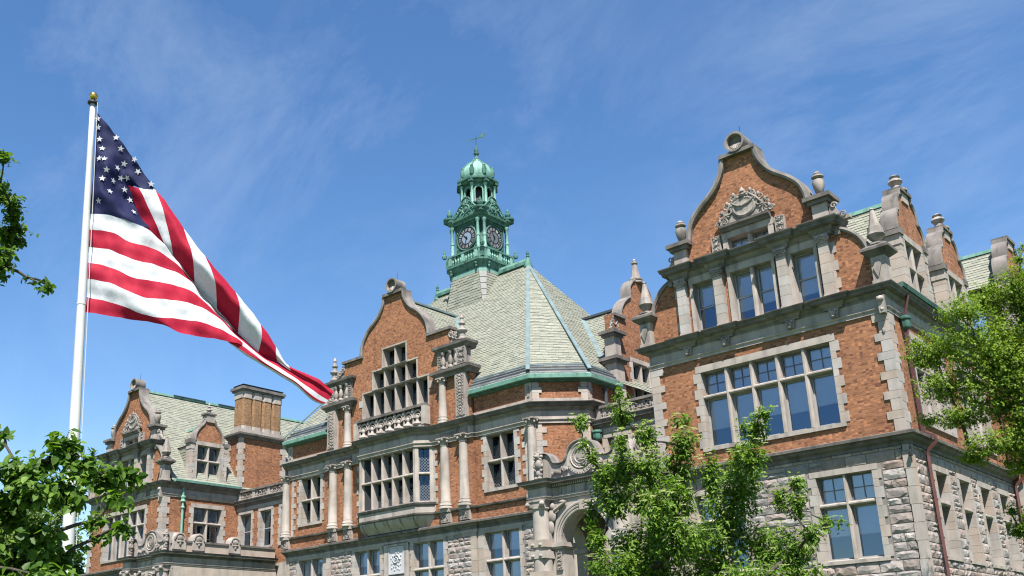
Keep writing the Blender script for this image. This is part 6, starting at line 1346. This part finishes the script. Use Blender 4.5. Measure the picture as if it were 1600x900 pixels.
# ------------------------------------------------------------------ flagpole and flag
def cloth(name, col):
    m, t, b = nmat(name); g = noise(t, 9, 4)
    c = mixc(t, rng(t, g, 0.3, 0.7), tuple(v * .92 for v in col), tuple(min(1, v * 1.06) for v in col))
    t.links.new(c, b.inputs['Base Color']); b.inputs['Roughness'].default_value = .75; b.inputs['Specular IOR Level'].default_value = .25
    o = t.nodes['Material Output']; tr = t.nodes.new('ShaderNodeBsdfTranslucent'); t.links.new(c, tr.inputs['Color']); mx_ = t.nodes.new('ShaderNodeMixShader'); mx_.inputs[0].default_value = .3
    t.links.new(b.outputs[0], mx_.inputs[1]); t.links.new(tr.outputs[0], mx_.inputs[2]); t.links.new(mx_.outputs[0], o.inputs['Surface'])
    bump(t, b, noise(t, 4, 7, stretch=(1, 1, .45)), .45, .05); return m
M['fr'] = cloth('flag_red', (.36, .008, .032)); M['fw'] = cloth('flag_white', (.56, .56, .59)); M['fb'] = cloth('flag_blue', (.010, .013, .060))
P0, P1, PB = [Vector(p) for p in POLE]
pd = (P1 - P0).normalized(); base = P0 - pd * ((P0.z - .1) / pd.z)
TPo = thing('flagpole', tuple(base), 'tall white flagpole with a gilt ball on top', 'flagpole')
mb = MB(); n = 12; mb.tube([tuple(base + (P1 - base) * (i / n)) for i in range(n + 1)], [.150 - .092 * (i / n) ** 1.15 for i in range(n + 1)], 16); mb.build('shaft', 'pole', TPo, smooth=True)
mb = MB(); mb.lathe(P1.x, P1.y, [(.075, P1.z - .02), (.12, P1.z), (.12, P1.z + .04), (.05, P1.z + .07), (.05, P1.z + .12)], 14); mb.build('truck', 'black', TPo)
mb = MB(); mb.blob(P1.x, P1.y, P1.z + .20, .10, .10, .10, 16, 10); mb.build('gilt_ball', 'gold', TPo, smooth=True)
for zz in (3.2, 6.4, 9.6):
    q = base + (P1 - base) * ((zz - base.z) / (P1.z - base.z)); r_ = .150 - .092 * ((zz - base.z) / (P1.z - base.z)) ** 1.15
    MB().lathe(q.x, q.y, [(r_, q.z - .03), (r_ + .008, q.z - .025), (r_ + .008, q.z + .025), (r_ - .001, q.z + .03)], 16).build('section_joint', 'pole', TPo)
mb = MB(); off = Vector(FN) * .05 + Vector((.09, .07, 0)); mb.tube([tuple(P1 + off), tuple(P0 + off * 1.6)], .008, 4); mb.build('halyard', 'pole', TPo)
mb = MB(); mb.lathe(base.x, base.y, [(.5, base.z - .1), (.5, base.z + .12), (.3, base.z + .2), (.28, base.z + .45), (.2, base.z + .5)], 16); mb.build('pole_base', 'trim', TPo)
TFl = thing('flag', tuple(P1 - pd * .25), 'large stars and stripes flag streaming to the right from the pole', 'flag')
def cr(p0, p1, p2, p3, t): return .5 * ((2 * p1) + (p2 - p0) * t + (2 * p0 - 5 * p1 + 4 * p2 - p3) * t * t + (3 * p1 - p0 - 3 * p2 + p3) * t ** 3)
def dense(G, nr, nc):
    A = np.array(G, dtype=float)
    def along(A, n):
        m = A.shape[0]; out = []
        for i in range(m - 1):
            for k in range(n): out.append(cr(A[max(i - 1, 0)], A[i], A[i + 1], A[min(i + 2, m - 1)], k / n))
        out.append(A[-1]); return np.array(out)
    A = along(A, nr); A = along(A.transpose(1, 0, 2), nc).transpose(1, 0, 2); return A
FNV = np.array(FN)
def wrinkle(D, amp=.026):
    x = D[..., 0] * .43 + D[..., 1] * .9; z = D[..., 2]
    w = np.sin(x * 5.1 + z * 6.7 + .6 * np.sin(z * 2.1)) + .6 * np.sin(x * 11.3 - z * 5.2 + 1.3) + .45 * np.sin(z * 17 + x * 3) + .3 * np.sin(x * 23 + z * 9)
    return D + (amp * w + .035 * np.sin(x * 2.3 + z * 3.1) ** 3)[..., None] * FNV
def sheet(name, D, mat, parent):
    r, c = D.shape[:2]; mb = MB(); mb.v = [tuple(p) for p in D.reshape(-1, 3)]; mb.f = [(i * c + j, i * c + j + 1, (i + 1) * c + j + 1, (i + 1) * c + j) for i in range(r - 1) for j in range(c - 1)]
    return mb.build(name, mat, parent, smooth=True)
DA = wrinkle(dense(FA, 6, 8))
for i in range(6): sheet('stripe', DA[i * 6:i * 6 + 7], 'fw' if i % 2 == 0 else 'fr', TFl)
DK = wrinkle(dense(FK, 8, 10), .03); canton = sheet('canton', DK, 'fb', TFl)
DB = wrinkle(dense(FB, 6, 10))
for i, ch in enumerate('rwrwrwrwrr'): sheet('stripe', DB[i * 6:i * 6 + 7], 'f' + ch, TFl)
DC = wrinkle(dense(FC, 5, 6), .012)
for i, ch in enumerate('rwrw'): sheet('stripe', DC[i * 5:i * 5 + 6], 'f' + ch, TFl)
flat = DK.reshape(-1, 3)
for k, p in enumerate(FSTAR):
    p = np.array(p); cvw = p - np.array(CAM); d_ = flat - np.array(CAM); dist = np.linalg.norm(np.cross(d_, cvw / np.linalg.norm(cvw)), axis=1); i = int(dist.argmin()); r_, c_ = divmod(i, DK.shape[1]); r_ = min(max(r_, 1), DK.shape[0] - 2); c_ = min(max(c_, 1), DK.shape[1] - 2)
    tv = DK[r_, c_ + 1] - DK[r_, c_ - 1]; sv = DK[r_ - 1, c_] - DK[r_ + 1, c_]; nn = np.cross(tv, sv); nn /= np.linalg.norm(nn)
    if nn @ FNV < 0: nn = -nn
    up_ = sv / np.linalg.norm(sv); rt = np.cross(up_, nn); o = flat[i] + nn * .03; s_ = .084; pts = [tuple(o)]
    for q in range(10):
        a = PI / 2 + q * PI / 5; rr_ = s_ * (1 if q % 2 == 0 else .40); pts.append(tuple(o + rt * rr_ * math.cos(a) + up_ * rr_ * math.sin(a)))
    mb = MB(); mb.v = pts; mb.f = [(0, 1 + q, 1 + (q + 1) % 10) for q in range(10)]; mb.build('star', 'fw', canton)
# ------------------------------------------------------------------ trees
LEAF6 = (np.array([(0, 0, 0), (-.34, .22, .05), (-.27, .62, .03), (0, 1, -.10), (.27, .62, .03), (.34, .22, .05), (0, .45, -.05)]), [(0, 6, 1), (1, 6, 2), (2, 6, 3), (3, 6, 4), (4, 6, 5), (5, 6, 0)])
LEAFN = (np.array([(0, 0, 0), (-.21, .35, .06), (-.14, .72, .03), (0, 1, -.14), (.14, .72, .03), (.21, .35, .06), (0, .5, -.05)]), LEAF6[1])
LEAF2 = (np.array([(0, 0, 0), (-.3, .45, .08), (0, 1, -.05), (.3, .45, .08)]), [(0, 2, 1), (0, 3, 2)])
def leaf_frames(pos, axis, up, size, rs):
    n = len(pos); axis = axis / np.linalg.norm(axis, axis=1)[:, None]
    z = up - (up * axis).sum(1)[:, None] * axis; z /= np.maximum(1e-6, np.linalg.norm(z, axis=1))[:, None]; x = np.cross(axis, z)
    return np.stack([x * size[:, None], axis * size[:, None], z * size[:, None]], axis=2)
def leaf_cloud(name, tmpl, pos, Fm, rnd, mat, parent):
    tv, tf = tmpl; n = len(pos); k = len(tv); V = np.einsum('nij,kj->nki', Fm, tv) + pos[:, None, :]; V = V.reshape(-1, 3)
    f = np.array(tf); Fi = (f[None] + (np.arange(n) * k)[:, None, None]).reshape(-1); m = len(f) * n
    me = bpy.data.meshes.new(name); me.vertices.add(len(V)); c = V.mean(0); me.vertices.foreach_set('co', (V - c).astype(np.float32).ravel())
    me.loops.add(m * 3); me.loops.foreach_set('vertex_index', Fi.astype(np.int32)); me.polygons.add(m); me.polygons.foreach_set('loop_start', np.arange(0, m * 3, 3, dtype=np.int32)); me.polygons.foreach_set('loop_total', np.full(m, 3, dtype=np.int32))
    me.update(calc_edges=True); a = me.attributes.new('rnd', 'FLOAT', 'FACE'); a.data.foreach_set('value', np.repeat(rnd, len(f)).astype(np.float32)); me.materials.append(mat)
    return link(name, me, Vector(c), parent, kind='stuff')
def make_tree(name, base, clumps, leaves, lsize, tmpl, lm, label, seed, trunk_r, fork, per=7, droop=.5, singles=0, lms=None, depth=1.0, twig=.30, bloom=0, group=None, up_bias=.6, spread=1.0):
    rs = np.random.RandomState(seed); T = thing(name, base, label, 'tree', group)
    C_ = np.array([c[:3] for c in clumps]); RX = np.array([c[3] for c in clumps]); RZ = np.array([c[4] for c in clumps])
    # limbs: each clump grows from the nearest node already on the tree
    nodes = [np.array(base, float), np.array(fork, float)]; par = [-1, 0]; order = np.argsort(np.linalg.norm(C_ - np.array(fork), axis=1)); idx = {}
    for i in order:
        cand = np.array(nodes[1:]); dd = np.linalg.norm(cand - C_[i], axis=1) + 1.6 * np.maximum(0, cand[:, 2] - C_[i][2] + .0); j = int(dd.argmin()) + 1; nodes.append(C_[i] - np.array([0, 0, RZ[i] * .35])); par.append(j); idx[i] = len(nodes) - 1
    load = np.ones(len(nodes))
    for k in range(len(nodes) - 1, 1, -1): load[par[k]] += load[k]
    load[0] = load[1]; rad = np.minimum(trunk_r, .35 * trunk_r * (load / load[1]) ** .5 + .65 * trunk_r * (load / load[1]) + .004)
    tw = MB()
    def limb(a, b, ra, rb, n=6, wob=.05, nm='branch'):
        L_ = np.linalg.norm(b - a); mid = [(a + (b - a) * t + np.array([rs.uniform(-1, 1), rs.uniform(-1, 1), .8 * math.sin(t * PI)]) * wob * L_ * math.sin(t * PI)) for t in np.linspace(0, 1, n)]; MB().tube([tuple(p) for p in mid], [ra + (rb - ra) * t for t in np.linspace(0, 1, n)], 7).build(nm, 'bark', T)
    limb(nodes[0], nodes[1], trunk_r * 1.25, rad[1], 8, .02, 'trunk')
    for k in range(2, len(nodes)): limb(nodes[par[k]], nodes[k], max(rad[k], .006) * 1.05, max(rad[k] * .7, .004))
    # twigs and leaves
    area = RX * RZ; cnt = np.maximum(2, (leaves * area / area.sum() / per).astype(int)); pos = []; ax = []; upv = []
    for i in range(len(C_)):
        for _ in range(cnt[i]):
            v = rs.normal(size=3); v /= np.linalg.norm(v); r_ = rs.uniform(.15, 1) ** .45; tip = C_[i] + v * np.array([RX[i], RX[i] * depth, RZ[i]]) * r_ * spread
            d = v * np.array([1, 1, .6]) + np.array([0, 0, up_bias]); d /= np.linalg.norm(d); st = tip - d * twig * rs.uniform(.6, 1.2)
            if rs.rand() < .4: tw.tube([tuple(st), tuple((st + tip) / 2 + rs.normal(size=3) * .01), tuple(tip)], [.0035 + .0006 * lsize / .08, .003, .002], 3)
            for q in range(per):
                t = rs.uniform(.1, 1.0); p = st + (tip - st) * t; a = rs.normal(size=3); a -= d * (a @ d); a /= np.linalg.norm(a); a = a + d * rs.uniform(0, .8) + np.array([0, 0, -droop * rs.uniform(.2, 1.2)])
                pos.append(p + rs.normal(size=3) * lsize * .25); ax.append(a); upv.append(np.array([.25, -.25, 1.0]) + rs.normal(size=3) * .5 + v * .4)
    tw.build('twig', 'bark', T, kind='stuff')
    pos = np.array(pos); ax = np.array(ax); upv = np.array(upv); size = lsize * rs.uniform(.65, 1.2, len(pos)); Fm = leaf_frames(pos, ax, upv, size, rs); rnd = rs.rand(len(pos))
    sel = np.zeros(len(pos), bool)
    if singles:
        dist = np.linalg.norm(pos - np.array(CAM), axis=1) / size; view = pos - np.array(CAM); uu = view @ np.array(BASIS[0]); dd = view @ np.array(BASIS[2]); vv = view @ np.array(BASIS[1])
        px = 719.86 + 1541 * uu / dd; py = 569.75 - 1541 * vv / dd; dist[(px < 4) | (px > 1596) | (py < 4) | (py > 896)] = 1e9
        o = np.argsort(dist)[:singles]; sel[o] = True; me = bpy.data.meshes.new('leaf'); me.from_pydata([tuple(v) for v in tmpl[0]], [], tmpl[1]); me.materials.append(lms)
        for i in o:
            f = Fm[i]; p = pos[i]; link('leaf', me, None, T, mat4=Matrix(((f[0, 0], f[0, 1], f[0, 2], p[0]), (f[1, 0], f[1, 1], f[1, 2], p[1]), (f[2, 0], f[2, 1], f[2, 2], p[2]), (0, 0, 0, 1))))
    leaf_cloud('crown', tmpl, pos[~sel], Fm[~sel], rnd[~sel], lm, T)
    if bloom:
        pick = rs.choice(len(C_), bloom, p=area / area.sum()); v = rs.normal(size=(bloom, 3)); v /= np.linalg.norm(v, axis=1)[:, None]; v[:, 2] = np.abs(v[:, 2]); bp = C_[pick] + v * np.stack([RX[pick], RX[pick], RZ[pick]], 1) * .98
        P = []; A = []; U = []
        for b in bp:
            a0 = rs.uniform(0, 6)
            for q in range(4): an = a0 + q * PI / 2; P.append(b); A.append((math.cos(an), math.sin(an), .12)); U.append((rs.normal() * .2, rs.normal() * .2, 1))
        P = np.array(P); leaf_cloud('blossom', LEAFN, P, leaf_frames(P, np.array(A), np.array(U), np.full(len(P), .06), rs), rs.rand(len(P)), M['bloom'], T)
    return T
M['bloom'] = leaf_mat('pale_bract', (.36, .42, .16), (.48, .52, .30), (1, 1, .8))
M['lf_dog'] = leaf_mat('dogwood_leaf', (.036, .088, .009), (.165, .255, .030), (1.3, 1.5, .5)); M['lf_dog1'] = leaf_mat('dogwood_leaf_single', (.036, .088, .009), (.165, .255, .030), (1.3, 1.5, .5), True)
M['lf_lin'] = leaf_mat('linden_leaf', (.032, .080, .010), (.130, .215, .030), (1.3, 1.5, .45)); M['lf_lin1'] = leaf_mat('linden_leaf_single', (.032, .080, .010), (.130, .215, .030), (1.3, 1.5, .45), True)
M['lf_map'] = leaf_mat('maple_leaf', (.070, .132, .012), (.190, .270, .025), (1.4, 1.5, .4))
M['lf_ul'] = leaf_mat('elm_leaf', (.034, .082, .010), (.110, .180, .026), (1.3, 1.5, .45))
M['lf_bg'] = leaf_mat('far_leaf', (.060, .11, .018), (.13, .19, .03), (1.3, 1.4, .5))
make_tree('dogwood_tree', (3.9, -22.2, .2), DOG, 34000, .080, LEAFN, M['lf_dog'], 'flowering green tree with upright stems in front of the porch', 11, .11, (3.9, -22.2, 1.7), per=7, droop=.45, singles=300, lms=M['lf_dog1'], twig=.25, bloom=520, spread=1.06)
make_tree('maple_tree', (9.6, -2.9, 1.9), RT, 150000, .092, LEAF2, M['lf_map'], 'bright yellow green tree at the right edge beside the nearest pavilion', 12, .26, (9.4, -2.7, 5.5), per=9, droop=.3, twig=.5, up_bias=.3, spread=1.2)
make_tree('linden_tree', (1.0, -33.6, 0), LL, 10500, .092, LEAF6, M['lf_lin'], 'dark leafy branches at lower left in front of the flagpole', 13, .11, (1.2, -33.5, 1.9), per=6, droop=.9, singles=300, lms=M['lf_lin1'], twig=.24)
make_tree('elm_tree', (-4.2, -33.6, 0), UL, 22000, .085, LEAF6, M['lf_ul'], 'leafy twigs reaching in at the upper left edge', 14, .10, (-4.6, -33.8, 4.5), per=6, droop=.6, twig=.25)
make_tree('distant_tree', tuple(BG[2][:2]) + (1.5,), BG, 9000, .42, LEAF2, M['lf_bg'], 'light green tree far behind the flagpole at left', 15, .5, tuple(BG[2][:2]) + (5.0,), per=8, droop=.3, twig=1.4)
